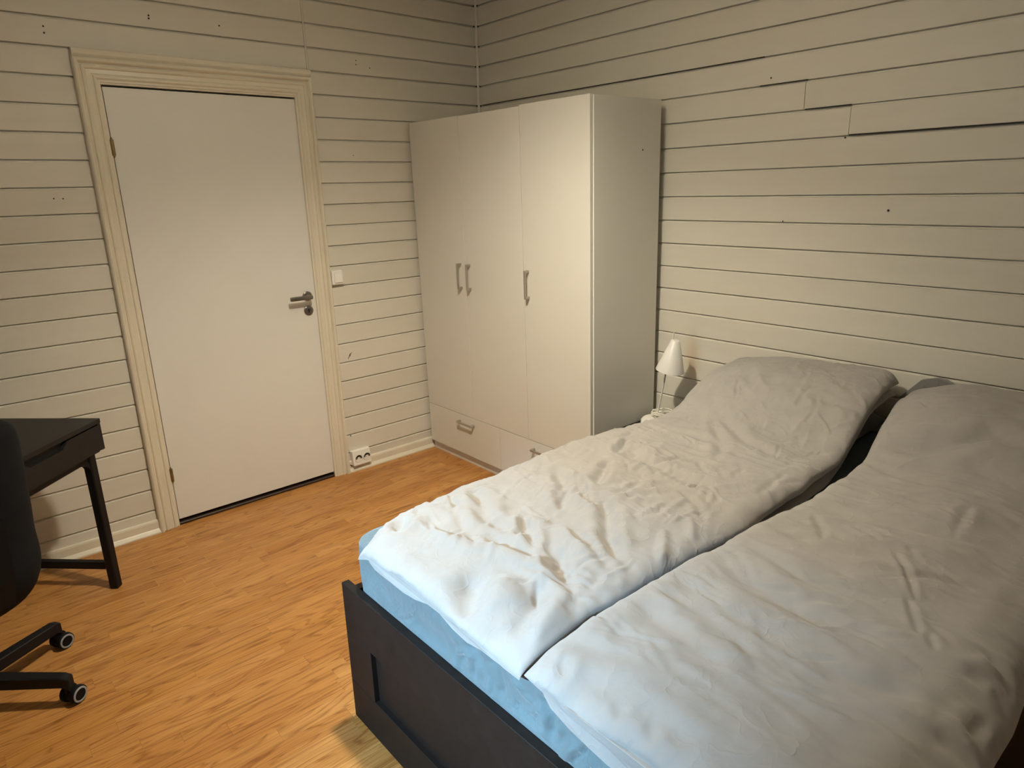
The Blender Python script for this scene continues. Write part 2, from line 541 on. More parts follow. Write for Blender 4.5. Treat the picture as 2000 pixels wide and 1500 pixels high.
# baseboards: ledge, face, bevelled shoe
BB = [(-0.001, 0.0), (0.024, 0.0), (0.024, 0.007), (0.0155, 0.020), (0.0125, 0.024), (0.0125, 0.058), (0.010, 0.066), (-0.001, 0.069)]
b1 = sweep('baseboard_back', BB, (XL, 0, 0), (DXL + 0.002, 0, 0), (0, -1, 0), (0, 0, 1), M['casing'])
tag(b1, 'cream baseboard left of the door behind the desk', None, None, 'structure')
b2 = sweep('baseboard_back', BB, (DXR - 0.002, 0, 0), (-0.001, 0, 0), (0, -1, 0), (0, 0, 1), M['casing'])
tag(b2, 'cream baseboard between the door and the wardrobe', None, None, 'structure')
b3 = sweep('baseboard_right', BB, (0, -0.03, 0), (0, YF, 0), (-1, 0, 0), (0, 0, 1), M['casing'])
tag(b3, 'cream baseboard behind the bed and the wardrobe', None, None, 'structure')

# ------------------------------------------------------------------ door
door = empty('door_1', ((DXL + DXR) / 2, 0, 0))
tag(door, 'plain white door leaf in a cream moulded casing', None, None, 'structure')
dx = -door.location.x
def rel(o):
    o.matrix_parent_inverse = Matrix.Translation(-Vector(door.location))
    return o
LX0, LX1, LZ0, LZ1 = -2.032, -1.180, 0.030, 2.050
rel(box('door_leaf', LX0, LX1, 0.003, 0.043, LZ0, LZ1, M['door'], door, 0.0015))
# casing profile, (out, across) with across running from the outer to the inner edge
CP = [(-0.001, 0.0), (0.018, 0.0), (0.026, 0.003), (0.030, 0.009), (0.029, 0.015), (0.022, 0.020), (0.013, 0.023), (0.0125, 0.027), (0.019, 0.031), (0.021, 0.036), (0.018, 0.041),
      (0.0125, 0.044), (0.0135, 0.060), (0.0105, 0.064), (0.0105, 0.067), (0.0155, 0.070), (0.0165, 0.075), (0.0130, 0.080), (0.0085, 0.082), (0.0085, 0.0905), (0.006, 0.0925), (-0.001, 0.0925)]
ZCAS = 2.157
rel(sweep('casing', CP, (DXL, 0, 0.001), (DXL, 0, ZCAS), (0, -1, 0), (1, 0, 0), M['casing'], door, 0, 1))
rel(sweep('casing', CP, (DXR, 0, 0.001), (DXR, 0, ZCAS), (0, -1, 0), (-1, 0, 0), M['casing'], door, 0, 1))
rel(sweep('casing', CP, (DXL, 0, ZCAS), (DXR, 0, ZCAS), (0, -1, 0), (0, 0, -1), M['casing'], door, 1, 1))
rel(sweep('head_moulding', [(-0.001, 0.0), (0.018, 0.0), (0.028, 0.010), (0.031, 0.020), (0.028, 0.028), (0.015, 0.034), (-0.001, 0.036)],
          (DXL + 0.004, 0, ZCAS), (DXR - 0.004, 0, ZCAS), (0, -1, 0), (0, 0, 1), M['casing'], door))
# jamb lining beside the leaf
rel(box('jamb', LX0 - 0.03, LX0 - 0.0045, -0.004, 0.050, 0.0, 2.085, M['casing'], door))
rel(box('jamb', LX1 + 0.003, LX1 + 0.03, -0.006, 0.050, 0.0, 2.085, M['casing'], door))
rel(box('jamb', LX0 - 0.03, LX1 + 0.03, -0.004, 0.050, LZ1 + 0.008, 2.085, M['casing'], door))
rel(box('door_gap', LX0 - 0.004, LX1 + 0.003, 0.044, 0.052, 0.0, LZ1 + 0.009, M['hole'], door))
rel(box('threshold', LX0 - 0.03, LX1 + 0.03, 0.0, 0.055, 0.0, 0.012, M['thresh'], door, 0.003))
for z in (1.805, 0.275):
    h = rel(cyl('hinge', (LX0 - 0.002, -0.008, z - 0.033), (LX0 - 0.002, -0.008, z + 0.033), 0.0075, M['brass'], door, n=12))
    bm = bmesh.new()
    bm_cyl(bm, (LX0 - 0.002, -0.008, z + 0.034), (LX0 - 0.002, -0.008, z + 0.042), 0.0055, 0.002, 12)
    bm_cyl(bm, (LX0 - 0.002, -0.008, z - 0.042), (LX0 - 0.002, -0.008, z - 0.034), 0.002, 0.0055, 12)
    f = from_bm('hinge_finial', bm, M['brass'], h, True, 40)
def round_prism(name, prof, mat, parent, origin):
    o = lathe(name, prof, mat, parent, origin, (0, -1, 0), 28)
    return o
hx, hz = -1.228, 1.066
hd = rel(lathe('door_handle', [(0, 0), (0.0255, 0), (0.0255, 0.007), (0.022, 0.0095), (0.010, 0.010), (0.0095, 0.042), (0.0105, 0.050), (0.008, 0.058), (0, 0.060)],
               M['chrome'], door, (hx, 0.003, hz), (0, -1, 0)))
bm = bmesh.new()
bm_box(bm, hx - 0.118, hx + 0.006, -0.061, -0.046, hz - 0.0115, hz + 0.0105, 0.005, 2)
lv = from_bm('lever', bm, M['chrome'], hd, True, 40)
es = rel(lathe('escutcheon', [(0, 0), (0.0255, 0), (0.0255, 0.006), (0.022, 0.0085), (0.012, 0.008), (0.012, 0.006), (0, 0.006)], M['chrome'], door, (-1.229, 0.003, 0.988), (0, -1, 0)))
bm = bmesh.new()
bm_cyl(bm, (-1.229, -0.0025, 0.992), (-1.229, -0.0075, 0.992), 0.0045, None, 12)
bm_box(bm, -1.2308, -1.2272, -0.0075, -0.0025, 0.976, 0.992)
kh = from_bm('keyhole', bm, M['hole'], es)
rel(box('strike_hole', LX1 + 0.0015, LX1 + 0.006, -0.0075, -0.002, 1.018, 1.040, M['hole'], door))

# ------------------------------------------------------------------ floor of printed strips
floor = box('floor', XL, 0.055, YF, 0.055, -0.1, -0.004, M['thresh'])
tag(floor, 'orange beech coloured laminate floor in short staggered strips', None, None, 'structure')
SW = 0.066
def strip_data(L):
    bv = 0.0003
    prof = [(0, -0.004), (0, -bv), (bv, 0), (SW - bv, 0), (SW, -bv), (SW, -0.004)]
    vs, fs = [], []
    for x, e in ((0.0001, -0.0003), (0.0004, 0.0), (L - 0.0004, 0.0), (L - 0.0001, -0.0003)):
        for y, z in prof:
            vs.append((x, y, min(z, e) if z > -0.003 else z))
    n = len(prof)
    for s in range(3):
        for i in range(n - 1):
            fs.append((s * n + i, (s + 1) * n + i, (s + 1) * n + i + 1, s * n + i + 1))
    fs.append(tuple(range(n)))
    fs.append(tuple(range(3 * n, 4 * n))[::-1])
    return vs, fs
LENS = [0.36, 0.42, 0.48, 0.54]
meshes = {}
frng = random.Random(11)
cam_p = Vector((-2.7644, -3.4476, 1.5921))
def seen(x, y):
    d = Vector((x, y, 0)) - cam_p
    z = d.dot(F_)
    if z < 0.2:
        return False
    u, v = 1000 + 1315.2 * d.dot(R_) / z, 750 - 1315.2 * d.dot(U_) / z
    if not (-40 < u < 2040 and -40 < v < 1540):
        return False
    if x > -2.0 and y < -1.80:
        return False
    if x > -0.47 and y > -1.43:
        return False
    # floor hidden behind the bed
    if y > -1.77:
        t = (-1.80 - cam_p.y) / (y - cam_p.y)
        xx, zz = cam_p.x + (x - cam_p.x) * t, cam_p.z * (1 - t)
        if xx > -1.99 and zz < 0.5:
            return False
    return True
rest_v, rest_f = [], []
row, y, count = 0, -SW - 0.001, 0
while y > YF:
    x = XL - frng.uniform(0, 0.4)
    while x < 0.0:
        L = frng.choice(LENS)
        x0, x1 = max(x, XL), min(x + L, -0.0)
        vis = count < 298 and any(seen(xx, y + yy) for xx in (x + 0.02, x + L / 2, x + L - 0.02) for yy in (0.01, SW - 0.01))
        if vis and x >= XL:
            if L not in meshes:
                vs, fs = strip_data(L)
                me = bpy.data.meshes.new('floor_strip')
                me.from_pydata(vs, [], fs)
                me.materials.append(M['floor'])
                meshes[L] = me
            o = bpy.data.objects.new('floor_strip', meshes[L])
            o.location = (x, y, 0)
            o.parent = floor
            C.objects.link(o)
            count += 1
        elif x1 - x0 > 0.01:
            vs, fs = strip_data(x1 - x0)
            n0 = len(rest_v)
            rest_v += [(a + x0, b + y, c) for a, b, c in vs]
            rest_f += [tuple(i + n0 for i in f) for f in fs]
        x += L
    y -= SW
    row += 1
rest = obj('floor_strips_rest', rest_v, rest_f, M['floor'], floor)
rest.name = 'flooring'
tag(rest, None, None, None, 'stuff')

# ------------------------------------------------------------------ pendant lamp (above the frame)
pl = empty('pendant_lamp', (LAMP_POS[0], LAMP_POS[1], ZC))
tag(pl, 'white pendant lamp with an open drum shade hanging in the middle of the room', 'lamp')
dz = LAMP_POS[2] - ZC
lathe('canopy', [(0, 0), (0.05, 0), (0.05, -0.012), (0.02, -0.03), (0, -0.03)], M['plastic'], pl)
cyl('cord', (0, 0, -0.03), (0, 0, dz + 0.05), 0.003, M['plastic'], pl, n=8)
lathe('lamp_shade', [(0.095, dz - 0.008), (0.097, dz - 0.008), (0.097, dz + 0.060), (0.095, dz + 0.060), (0.095, dz - 0.008)], M['plastic'], pl)
lathe('diffuser', [(0.0945, 0.0), (0.0945, 0.004), (0.0, 0.004), (0.0, 0.0), (0.0945, 0.0)], M['bulb'], pl, (0, 0, dz + 0.002), (0, 0, 1), 24)
sp_d = bpy.data.lights.new('downlight', 'SPOT')
sp_d.energy = LAMP_POWER
sp_d.color = WARM
sp_d.spot_size = math.radians(SPOT_ANGLE)
sp_d.spot_blend = 1.0
sp_d.shadow_soft_size = 0.06
sp_o = bpy.data.objects.new('downlight', sp_d)
C.objects.link(sp_o)
sp_o.location = (LAMP_POS[0], LAMP_POS[1], LAMP_POS[2] - 0.03)
sp_o.rotation_euler = (Vector(SPOT_AIM) - sp_o.location).to_track_quat('-Z', 'Y').to_euler()   # beam tilted to brighten the door and wardrobe corner; the lamp hangs straight

dk_d = bpy.data.lights.new('diffuser_light', 'AREA')
dk_d.shape = 'DISK'
dk_d.size = 0.11
dk_d.energy = DISK_POWER
dk_d.color = WARM
dk_o = bpy.data.objects.new('diffuser_light', dk_d)
C.objects.link(dk_o)
dk_o.location = (LAMP_POS[0], LAMP_POS[1], LAMP_POS[2] - 0.012)
up_d = bpy.data.lights.new('ceiling_fill', 'SPOT')  # added fill: washes the ceiling so its bounce lifts the dim walls
up_d.energy = FILL_POWER
up_d.color = WARM
up_d.spot_size = math.radians(150)
up_d.spot_blend = 1.0
up_d.shadow_soft_size = 0.06
up_o = bpy.data.objects.new('ceiling_fill', up_d)
C.objects.link(up_o)
up_o.location = (LAMP_POS[0], LAMP_POS[1], LAMP_POS[2] + 0.06)
up_o.rotation_euler = (math.pi, 0, 0)

# ------------------------------------------------------------------ wardrobe
wd = empty('wardrobe', (-0.03, 0, 0.0), (0, math.radians(-0.75), 0))
tag(wd, 'tall white three door wardrobe with two drawers in the corner', 'wardrobe')
# local: x = 0 back, -x towards the room
XF = -0.478                     # door front
DT = 0.018
XC = XF + DT + 0.003            # carcass front
YA, YB = -0.028, -1.405
HT = 1.968
bm = bmesh.new()
bm_box(bm, XC, 0, YB, YB + 0.018, 0.0, HT - 0.002, 0.0006)
ws = from_bm('side_panel', bm, M['ward'], wd)
box('edge_band', XC - 0.0012, XC, YB - 0.0002, YB + 0.018, 0.075, HT - 0.002, M['ward_edge_lit'], ws)
cyl('screw_hole', (-0.13, YB + 0.002, 1.748), (-0.13, YB - 0.0008, 1.748), 0.004, M['hole'], ws, n=10)
box('side_panel', XC, 0, YA - 0.018, YA, 0.0, HT - 0.002, M['ward'], wd, 0.0006)
box('top_panel', XC, 0, YB + 0.018, YA - 0.018, HT - 0.020, HT - 0.002, M['ward'], wd)
box('bottom_panel', XC, 0, YB + 0.018, YA - 0.018, 0.075, 0.093, M['ward'], wd)
box('back_panel', -0.004, 0, YB + 0.018, YA - 0.018, 0.093, HT - 0.020, M['ward'], wd)
box('kick_board', XC + 0.001, XC + 0.017, YB + 0.018, YA - 0.018, 0.0, 0.075, M['ward'], wd)
Y1, Y2, YM = -0.484, -0.957, -0.716
G = 0.0014

def d_handle(parent, c, axis, L=0.142):
    """flat bow handle; c = centre on the front face, axis 'y' or 'z'"""
    bm = bmesh.new()
    x1, x0 = XF, XF - 0.030
    w = 0.0065
    for s in (-1, 1):
        e0, e1 = s * L / 2, s * (L / 2 - 0.014)
        lo, hi = min(e0, e1), max(e0, e1)
        if axis == 'z':
            bm_box(bm, x0, x1, c[0] - w, c[0] + w, c[1] + lo, c[1] + hi, 0.002)
        else:
            bm_box(bm, x0, x1, c[0] + lo, c[0] + hi, c[1] - w, c[1] + w, 0.002)
    if axis == 'z':
        bm_box(bm, x0 - 0.001, x0 + 0.008, c[0] - w + 0.001, c[0] + w - 0.001, c[1] - L / 2 + 0.006, c[1] + L / 2 - 0.006, 0.002)
    else:
        bm_box(bm, x0 - 0.001, x0 + 0.008, c[0] - L / 2 + 0.006, c[0] + L / 2 - 0.006, c[1] - w + 0.001, c[1] + w - 0.001, 0.002)
    return from_bm('handle', bm, M['steel'], parent)

ZD = 0.316
for (ya, yb, zt, hy) in ((YA, Y1, HT - 0.003, Y1 + 0.042), (Y1, Y2, HT - 0.005, Y1 - 0.040), (Y2, YB + 0.003, HT + 0.001, Y2 - 0.036)):
    dr = box('door', XF, XF + DT, yb + G, ya - G, ZD + G, zt, M['ward'], wd, 0.001)
    d_handle(dr, (hy, 1.142), 'z')
for (ya, yb, hy) in ((YA, YM, -0.418), (YM, YB + 0.003, -1.068)):
    dr = box('drawer', XF, XF + DT, yb + G, ya - G, 0.066, ZD - G, M['ward'], wd, 0.001)
    d_handle(dr, (hy, 0.272), 'y', 0.145)

# ------------------------------------------------------------------ light switch and socket
sw = empty('light_switch', (-1.0515, 0, 1.147))
tag(sw, 'small square white light switch on the planks beside the door', 'switch')
box('back_plate', -0.035, 0.035, -0.008, 0.001, -0.039, 0.039, M['plastic'], sw, 0.003)
box('switch_frame', -0.034, 0.034, -0.022, -0.008, -0.037, 0.037, M['plastic'], sw, 0.003)
bm = bmesh.new()
bm_box(bm, -0.021, 0.025, -0.030, -0.022, -0.026, 0.026, 0.002)
for v in bm.verts:
    if v.co.y < -0.026:
        v.co.y += (v.co.z + 0.026) * 0.09
from_bm('rocker', bm, M['plastic'], sw)

so = empty('wall_socket', (-1.013, 0, 0.085))
tag(so, 'white double wall socket low on the wall between door and wardrobe', 'socket')
bm = bmesh.new()
bm_box(bm, -0.060, 0.060, -0.038, 0.0, -0.045, 0.045, 0.004, 2)
for v in bm.verts:
    if v.co.y < -0.02:
        v.co.y -= 0.012 * (0.045 - v.co.z) / 0.09 - 0.010
        v.co.x *= 0.97
sb = from_bm('socket_body', bm, M['plastic'], so)
for cx in (-0.024, 0.030):
    o = lathe('outlet', [(0.0, 0.0), (0.0215, 0.0), (0.0215, 0.0015), (0.0235, 0.0015), (0.0245, 0.0)], M['plastic'], so, (cx, -0.0385, -0.002), (0, -1, 0.0), 24)
    bm = bmesh.new()                               # flat dark crescent: shade inside the well, painted on
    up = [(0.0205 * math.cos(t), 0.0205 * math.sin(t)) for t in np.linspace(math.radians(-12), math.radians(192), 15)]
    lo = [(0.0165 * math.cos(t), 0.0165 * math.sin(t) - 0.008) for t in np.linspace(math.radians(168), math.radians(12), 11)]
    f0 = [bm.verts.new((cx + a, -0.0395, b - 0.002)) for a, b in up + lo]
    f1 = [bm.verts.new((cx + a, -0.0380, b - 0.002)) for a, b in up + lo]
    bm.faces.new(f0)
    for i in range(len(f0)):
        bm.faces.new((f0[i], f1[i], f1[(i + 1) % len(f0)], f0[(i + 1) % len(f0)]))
    from_bm('outlet_shade', bm, M['hole'], o)
    for xx in (-0.008, 0.010):
        cyl('pin_hole', (cx + xx, -0.0380, -0.002), (cx + xx, -0.0397, -0.002), 0.0028, M['hole'], o, n=8)
tube('cable', [(-0.070, -0.012, -0.038), (-0.062, -0.016, -0.046), (-0.045, -0.02, -0.047), (-0.03, -0.018, -0.045)], 0.003, M['hole'], so)

# ------------------------------------------------------------------ bed frame
BX, BY0, BY1 = -2.010, -1.772, -3.235
bed = empty('bed_frame', (-1.0, (BY0 + BY1) / 2, 0))
tag(bed, 'black-brown bed frame with a panelled footboard', 'bed')
def relb(o, root=bed):
    o.matrix_parent_inverse = Matrix.Translation(-Vector(root.location))
    return o
ZR = 0.482
relb(box('footboard_rail', BX, BX + 0.024, BY1, BY0, 0.316, ZR, M['black_wood'], bed, 0.0012))
relb(box('footboard_rail', BX, BX + 0.024, BY1, BY0, 0.004, 0.1415, M['black_wood'], bed, 0.0012))
relb(box('footboard_stile', BX, BX + 0.024, BY0 - 0.142, BY0, 0.1425, 0.315, M['black_wood'], bed, 0.0012))
relb(box('footboard_stile', BX, BX + 0.024, BY1, BY1 + 0.142, 0.1425, 0.315, M['black_wood'], bed, 0.0012))
relb(box('footboard_panel', BX + 0.016, BX + 0.023, BY1 + 0.142, BY0 - 0.142, 0.1415, 0.316, M['black_wood'], bed))
for y0, y1 in ((BY0 - 0.028, BY0), (BY1, BY1 + 0.028)):
    relb(box('side_rail', BX + 0.0245, -0.03, y0, y1, 0.004, 0.455, M['black_wood'], bed, 0.0012))
relb(box('slat_base', BX + 0.026, -0.03, BY1 + 0.029, BY0 - 0.029, 0.20, 0.235, M['black_wood'], bed))

# ------------------------------------------------------------------ soft things: numpy height fields
rs = np.random.RandomState(5)
def ss(a, b, x):
    t = np.clip((x - a) / (b - a), 0, 1)
    return t * t * (3 - 2 * t)

PERM = np.random.RandomState(42).rand(64, 64)
def vnoise(x, y, s, seed):
    """smooth value noise with cells of size s"""
    X, Y = x / s + seed * 7.31, y / s + seed * 3.77
    xi, yi = np.floor(X).astype(int), np.floor(Y).astype(int)
    fx, fy = X - xi, Y - yi
    fx, fy = fx * fx * (3 - 2 * fx), fy * fy * (3 - 2 * fy)
    g = lambda i, j: PERM[i % 64, j % 64]
    return ((g(xi, yi) * (1 - fx) + g(xi + 1, yi) * fx) * (1 - fy) + (g(xi, yi + 1) * (1 - fx) + g(xi + 1, yi + 1) * fx) * fy) * 2 - 1

def crease_field(X, Y, creases):
    HH = np.zeros_like(X)
    XX, YY = X, Y
    for kind, amp, wid, pts in creases:
        m_ = 4.5 * wid
        x_lo, x_hi = min(p[0] for p in pts) - m_, max(p[0] for p in pts) + m_
        y_lo, y_hi = min(p[1] for p in pts) - m_, max(p[1] for p in pts) + m_
        sel = (XX > x_lo) & (XX < x_hi) & (YY > y_lo) & (YY < y_hi)
        if not sel.any():
            continue
        X, Y = XX[sel], YY[sel]
        H = np.zeros_like(X)
        best = np.full(X.shape, 1e9)
        tp = np.zeros_like(X)
        n = len(pts) - 1
        for i in range(n):
            (ax, ay), (bx, by) = pts[i], pts[i + 1]
            dx, dy = bx - ax, by - ay
            L2 = dx * dx + dy * dy + 1e-12
            t = np.clip(((X - ax) * dx + (Y - ay) * dy) / L2, 0, 1)
            d = np.hypot(X - ax - t * dx, Y - ay - t * dy)
            m = d < best
            best = np.where(m, d, best)
            tp = np.where(m, (i + t) / n, tp)
        end = np.clip(np.minimum(tp, 1 - tp) / 0.3, 0, 1)
        end = 0.25 + 0.75 * end * (2 - end)
        w = wid * (0.55 + 0.45 * end)
        if kind == 'C':
            prof = np.exp(-best / w)
        elif kind == 'V':
            prof = -np.exp(-(best / w) ** 2) + 0.55 * np.exp(-((best - 2.0 * w) / (1.1 * w)) ** 2)
        else:
            prof = np.exp(-(best / w) ** 2) - 0.3 * np.exp(-((best - 2.1 * w) / (1.2 * w)) ** 2)
        HH[sel] += amp * end * prof
    return HH

def random_creases(n, x0, x1, y0, y1, ang, spread, amp, wid, length, seed):
    r = np.random.RandomState(seed)
    out = []
    for _ in range(n):
        x, y = r.uniform(x0, x1), r.uniform(y0, y1)
        a = ang + r.uniform(-spread, spread)
        L = length * r.uniform(0.5, 1.5)
        b = a + r.uniform(-0.5, 0.5)
        p = [(x, y), (x + math.cos(a) * L * .5, y + math.sin(a) * L * .5)]
        p.append((p[1][0] + math.cos(b) * L * .5, p[1][1] + math.sin(b) * L * .5))
        k = r.rand()
        out.append(('V' if k < 0.4 else ('R' if k < 0.6 else 'C'), amp * (1 if k < 0.8 else -1) * r.uniform(0.4, 1.3), wid * r.uniform(0.7, 1.6), p))
    return out

CREASES_A = [
 ('R', 0.014, 0.035, [(-1.915, -2.123), (-1.907, -2.202), (-1.889, -2.261), (-1.849, -2.331), (-1.839, -2.429), (-1.848, -2.506)]),
 ('V', 0.012, 0.022, [(-1.673, -1.993), (-1.708, -2.076), (-1.740, -2.151)]),
 ('V', 0.009, 0.022, [(-1.769, -2.012), (-1.758, -2.093), (-1.759, -2.182), (-1.757, -2.283)]),
 ('V', 0.007, 0.012, [(-1.676, -2.221), (-1.735, -2.274), (-1.760, -2.286)]),
 ('V', 0.008, 0.014, [(-1.682, -2.224), (-1.736, -2.310), (-1.768, -2.363)]),
 ('V', 0.012, 0.022, [(-1.912, -1.990), (-1.963, -2.050)]),
 ('V', 0.022, 0.04, [(-1.945, -2.351), (-1.992, -2.400), (-2.034, -2.446)]),
 ('R', 0.012, 0.035, [(-1.917, -2.410), (-1.971, -2.439), (-2.021, -2.479)]),
 ('V', 0.011, 0.022, [(-1.389, -2.057), (-1.486, -2.200), (-1.567, -2.256)]),
 ('V', 0.009, 0.016, [(-1.415, -2.161), (-1.500, -2.305)]),
 ('V', 0.011, 0.016, [(-1.232, -2.131), (-1.318, -2.181), (-1.405, -2.230)]),
 ('V', 0.014, 0.02, [(-1.440, -2.273), (-1.497, -2.358), (-1.599, -2.453), (-1.659, -2.525)]),
 ('R', 0.01, 0.025, [(-1.663, -2.239), (-1.667, -2.359), (-1.692, -2.486), (-1.729, -2.596)]),
 ('V', 0.008, 0.016, [(-1.650, -2.382), (-1.666, -2.445), (-1.729, -2.584)]),
 ('V', 0.009, 0.022, [(-1.733, -2.381), (-1.781, -2.465), (-1.833, -2.542)]),
 ('V', 0.005, 0.009, [(-1.151, -2.239), (-1.110, -2.263), (-1.027, -2.266)]),
 ('V', 0.005, 0.009, [(-1.232, -2.250), (-1.164, -2.233)]),
 ('V', 0.005, 0.009, [(-1.418, -2.308), (-1.368, -2.320), (-1.303, -2.315)]),
 ('V', 0.008, 0.007, [(-1.227, -2.434), (-1.183, -2.442)]),
 ('V', 0.004, 0.008, [(-1.328, -2.349), (-1.282, -2.376)]),
 ('V', 0.008, 0.012, [(-1.182, -2.113), (-1.043, -2.054)]),
 ('V', 0.009, 0.03, [(-1.085, -2.081), (-1.184, -2.183)]),
 ('R', 0.005, 0.01, [(-1.465, -2.444), (-1.362, -2.443)]),
 ('R', 0.005, 0.01, [(-1.436, -2.488), (-1.298, -2.471)]),
 ('R', 0.007, 0.012, [(-1.479, -2.533), (-1.601, -2.618)]),
 ('R', 0.006, 0.012, [(-1.387, -2.546), (-1.453, -2.600)]),
 ('V', 0.008, 0.02, [(-0.620, -2.132), (-0.768, -2.336), (-0.828, -2.492)]),
 ('V', 0.006, 0.016, [(-0.644, -2.126), (-0.853, -2.301), (-0.984, -2.365)]),
 ('V', 0.005, 0.02, [(-0.469, -2.406), (-0.472, -2.570)]),
 ('V', 0.005, 0.018, [(-0.856, -2.075), (-0.842, -2.236), (-0.902, -2.407)]),
 ('V', 0.006, 0.022, [(-1.039, -2.037), (-1.152, -2.215), (-1.170, -2.364), (-1.187, -2.497)]),
 ('V', 0.005, 0.015, [(-1.808, -2.017), (-1.803, -2.105), (-1.849, -2.177)]),
 ('V', 0.007, 0.02, [(-1.806, -2.219), (-1.809, -2.322), (-1.787, -2.409)]),
 ('V', 0.006, 0.02, [(-1.860, -2.485), (-1.941, -2.538), (-2.017, -2.560)]),
 ('R', 0.006, 0.02, [(-1.841, -2.530), (-1.922, -2.580), (-2.008, -2.611)]),
]
CREASES_B = [
 ('V', 0.007, 0.025, [(-1.502, -2.698), (-1.536, -2.806), (-1.546, -2.939), (-1.544, -3.031), (-1.543, -3.112)]),
 ('R', 0.006, 0.03, [(-1.578, -2.680), (-1.617, -2.808), (-1.614, -2.952), (-1.611, -3.039)]),
 ('V', 0.005, 0.02, [(-1.272, -2.699), (-1.296, -2.818), (-1.274, -2.940)]),
 ('V', 0.005, 0.02, [(-1.085, -2.686), (-1.085, -2.786), (-1.061, -2.961), (-1.019, -3.121)]),
 ('V', 0.006, 0.02, [(-0.707, -2.744), (-0.749, -2.849), (-0.738, -3.045)]),
 ('V', 0.005, 0.007, [(-1.203, -2.971), (-1.270, -3.025), (-1.356, -3.070)]),
 ('V', 0.004, 0.007, [(-1.359, -3.057), (-1.429, -3.093), (-1.476, -3.120)]),
 ('V', 0.004, 0.007, [(-1.458, -3.128), (-1.507, -3.155)]),
 ('V', 0.014, 0.028, [(-0.591, -2.716), (-0.578, -2.814), (-0.550, -2.888), (-0.477, -2.961), (-0.502, -3.067)]),
 ('V', 0.007, 0.025, [(-0.799, -2.981), (-0.789, -3.123)]),
 ('V', 0.006, 0.016, [(-1.693, -3.216), (-1.685, -3.246), (-1.683, -3.281)]),
 ('V', 0.006, 0.016, [(-1.432, -3.219), (-1.448, -3.249), (-1.489, -3.281)]),
 ('V', 0.005, 0.016, [(-1.530, -3.209), (-1.491, -3.244), (-1.527, -3.286)]),
 ('V', 0.005, 0.012, [(-1.580, -3.262), (-1.636, -3.255), (-1.665, -3.297)]),
 ('V', 0.005, 0.02, [(-1.705, -3.035), (-1.679, -3.095), (-1.635, -3.161)]),
 ('V', 0.004, 0.01, [(-1.141, -2.756), (-1.207, -2.806), (-1.255, -2.830)]),
 ('V', 0.006, 0.03, [(-1.772, -2.688), (-1.807, -2.814), (-1.841, -2.935)]),
 ('V', 0.004, 0.02, [(-1.687, -2.690), (-1.730, -2.844), (-1.733, -2.982)]),
 ('V', 0.006, 0.02, [(-2.010, -2.755), (-2.008, -2.824), (-2.003, -2.907), (-2.0, -2.965)]),
 ('V', 0.005, 0.018, [(-1.392, -2.699), (-1.443, -2.866), (-1.425, -2.990)]),
 ('V', 0.004, 0.012, [(-1.034, -3.041), (-0.831, -3.016), (-0.836, -2.970)]),
 ('V', 0.005, 0.01, [(-2.029, -2.675), (-2.002, -2.661)]),
 ('V', 0.006, 0.012, [(-2.033, -2.727), (-2.008, -2.695)]),
 ('V', 0.006, 0.012, [(-2.033, -2.858), (-2.017, -2.834)]),
 ('V', 0.006, 0.012, [(-2.043, -2.922), (-2.015, -2.905)]),
]
HEMA_UP = [(-1.959, 0.648), (-2.034, 0.696), (-2.107, 0.706), (-2.211, 0.722), (-2.238, 0.720), (-2.303, 0.704), (-2.363, 0.706), (-2.448, 0.708), (-2.512, 0.700), (-2.579, 0.690), (-2.631, 0.686)]
HEMA_LO = [(-1.948, 0.630), (-2.027, 0.658), (-2.056, 0.660), (-2.173, 0.666), (-2.240, 0.667), (-2.295, 0.680), (-2.325, 0.682), (-2.364, 0.672), (-2.428, 0.656), (-2.540, 0.665), (-2.626, 0.673)]
HEMB_UP = [(-2.630, 0.706), (-2.656, 0.705), (-2.673, 0.704), (-2.706, 0.716), (-2.735, 0.710), (-2.768, 0.692), (-2.797, 0.699), (-2.844, 0.706), (-2.909, 0.710), (-2.959, 0.712), (-3.2, 0.71), (-3.3, 0.69)]
HEMB_LO = [(-2.640, 0.664), (-2.667, 0.655), (-2.687, 0.649), (-2.730, 0.641), (-2.781, 0.634), (-2.841, 0.632), (-3.0, 0.632), (-3.2, 0.63), (-3.3, 0.60)]

def curve(pts, y):
    p = sorted(pts)
    return np.interp(y, [a for a, _ in p], [b for _, b in p])

MX0, MX1, MY0, MY1, MZB = -1.983, -0.06, -1.808, -3.195, 0.240
def mattress_top(x, y):
    ed = np.minimum(np.minimum(MY0 - y, y - MY1), x - MX0)
    return 0.640 + 0.010 * ss(0.0, 0.16, ed)

def grid_faces(nu, nv, wrap):
    i, j = np.meshgrid(np.arange(nu - 1), np.arange(nv if wrap else nv - 1), indexing='ij')
    a, b = i * nv + j, i * nv + (j + 1) % nv
    return np.stack([a, b, b + nv, a + nv], -1).reshape(-1, 4)

def np_obj(name, V, Fq, mat, parent, extra=()):
    return obj(name, V.reshape(-1, 3).tolist(), Fq.tolist() + [list(e) for e in extra], mat, parent, True)

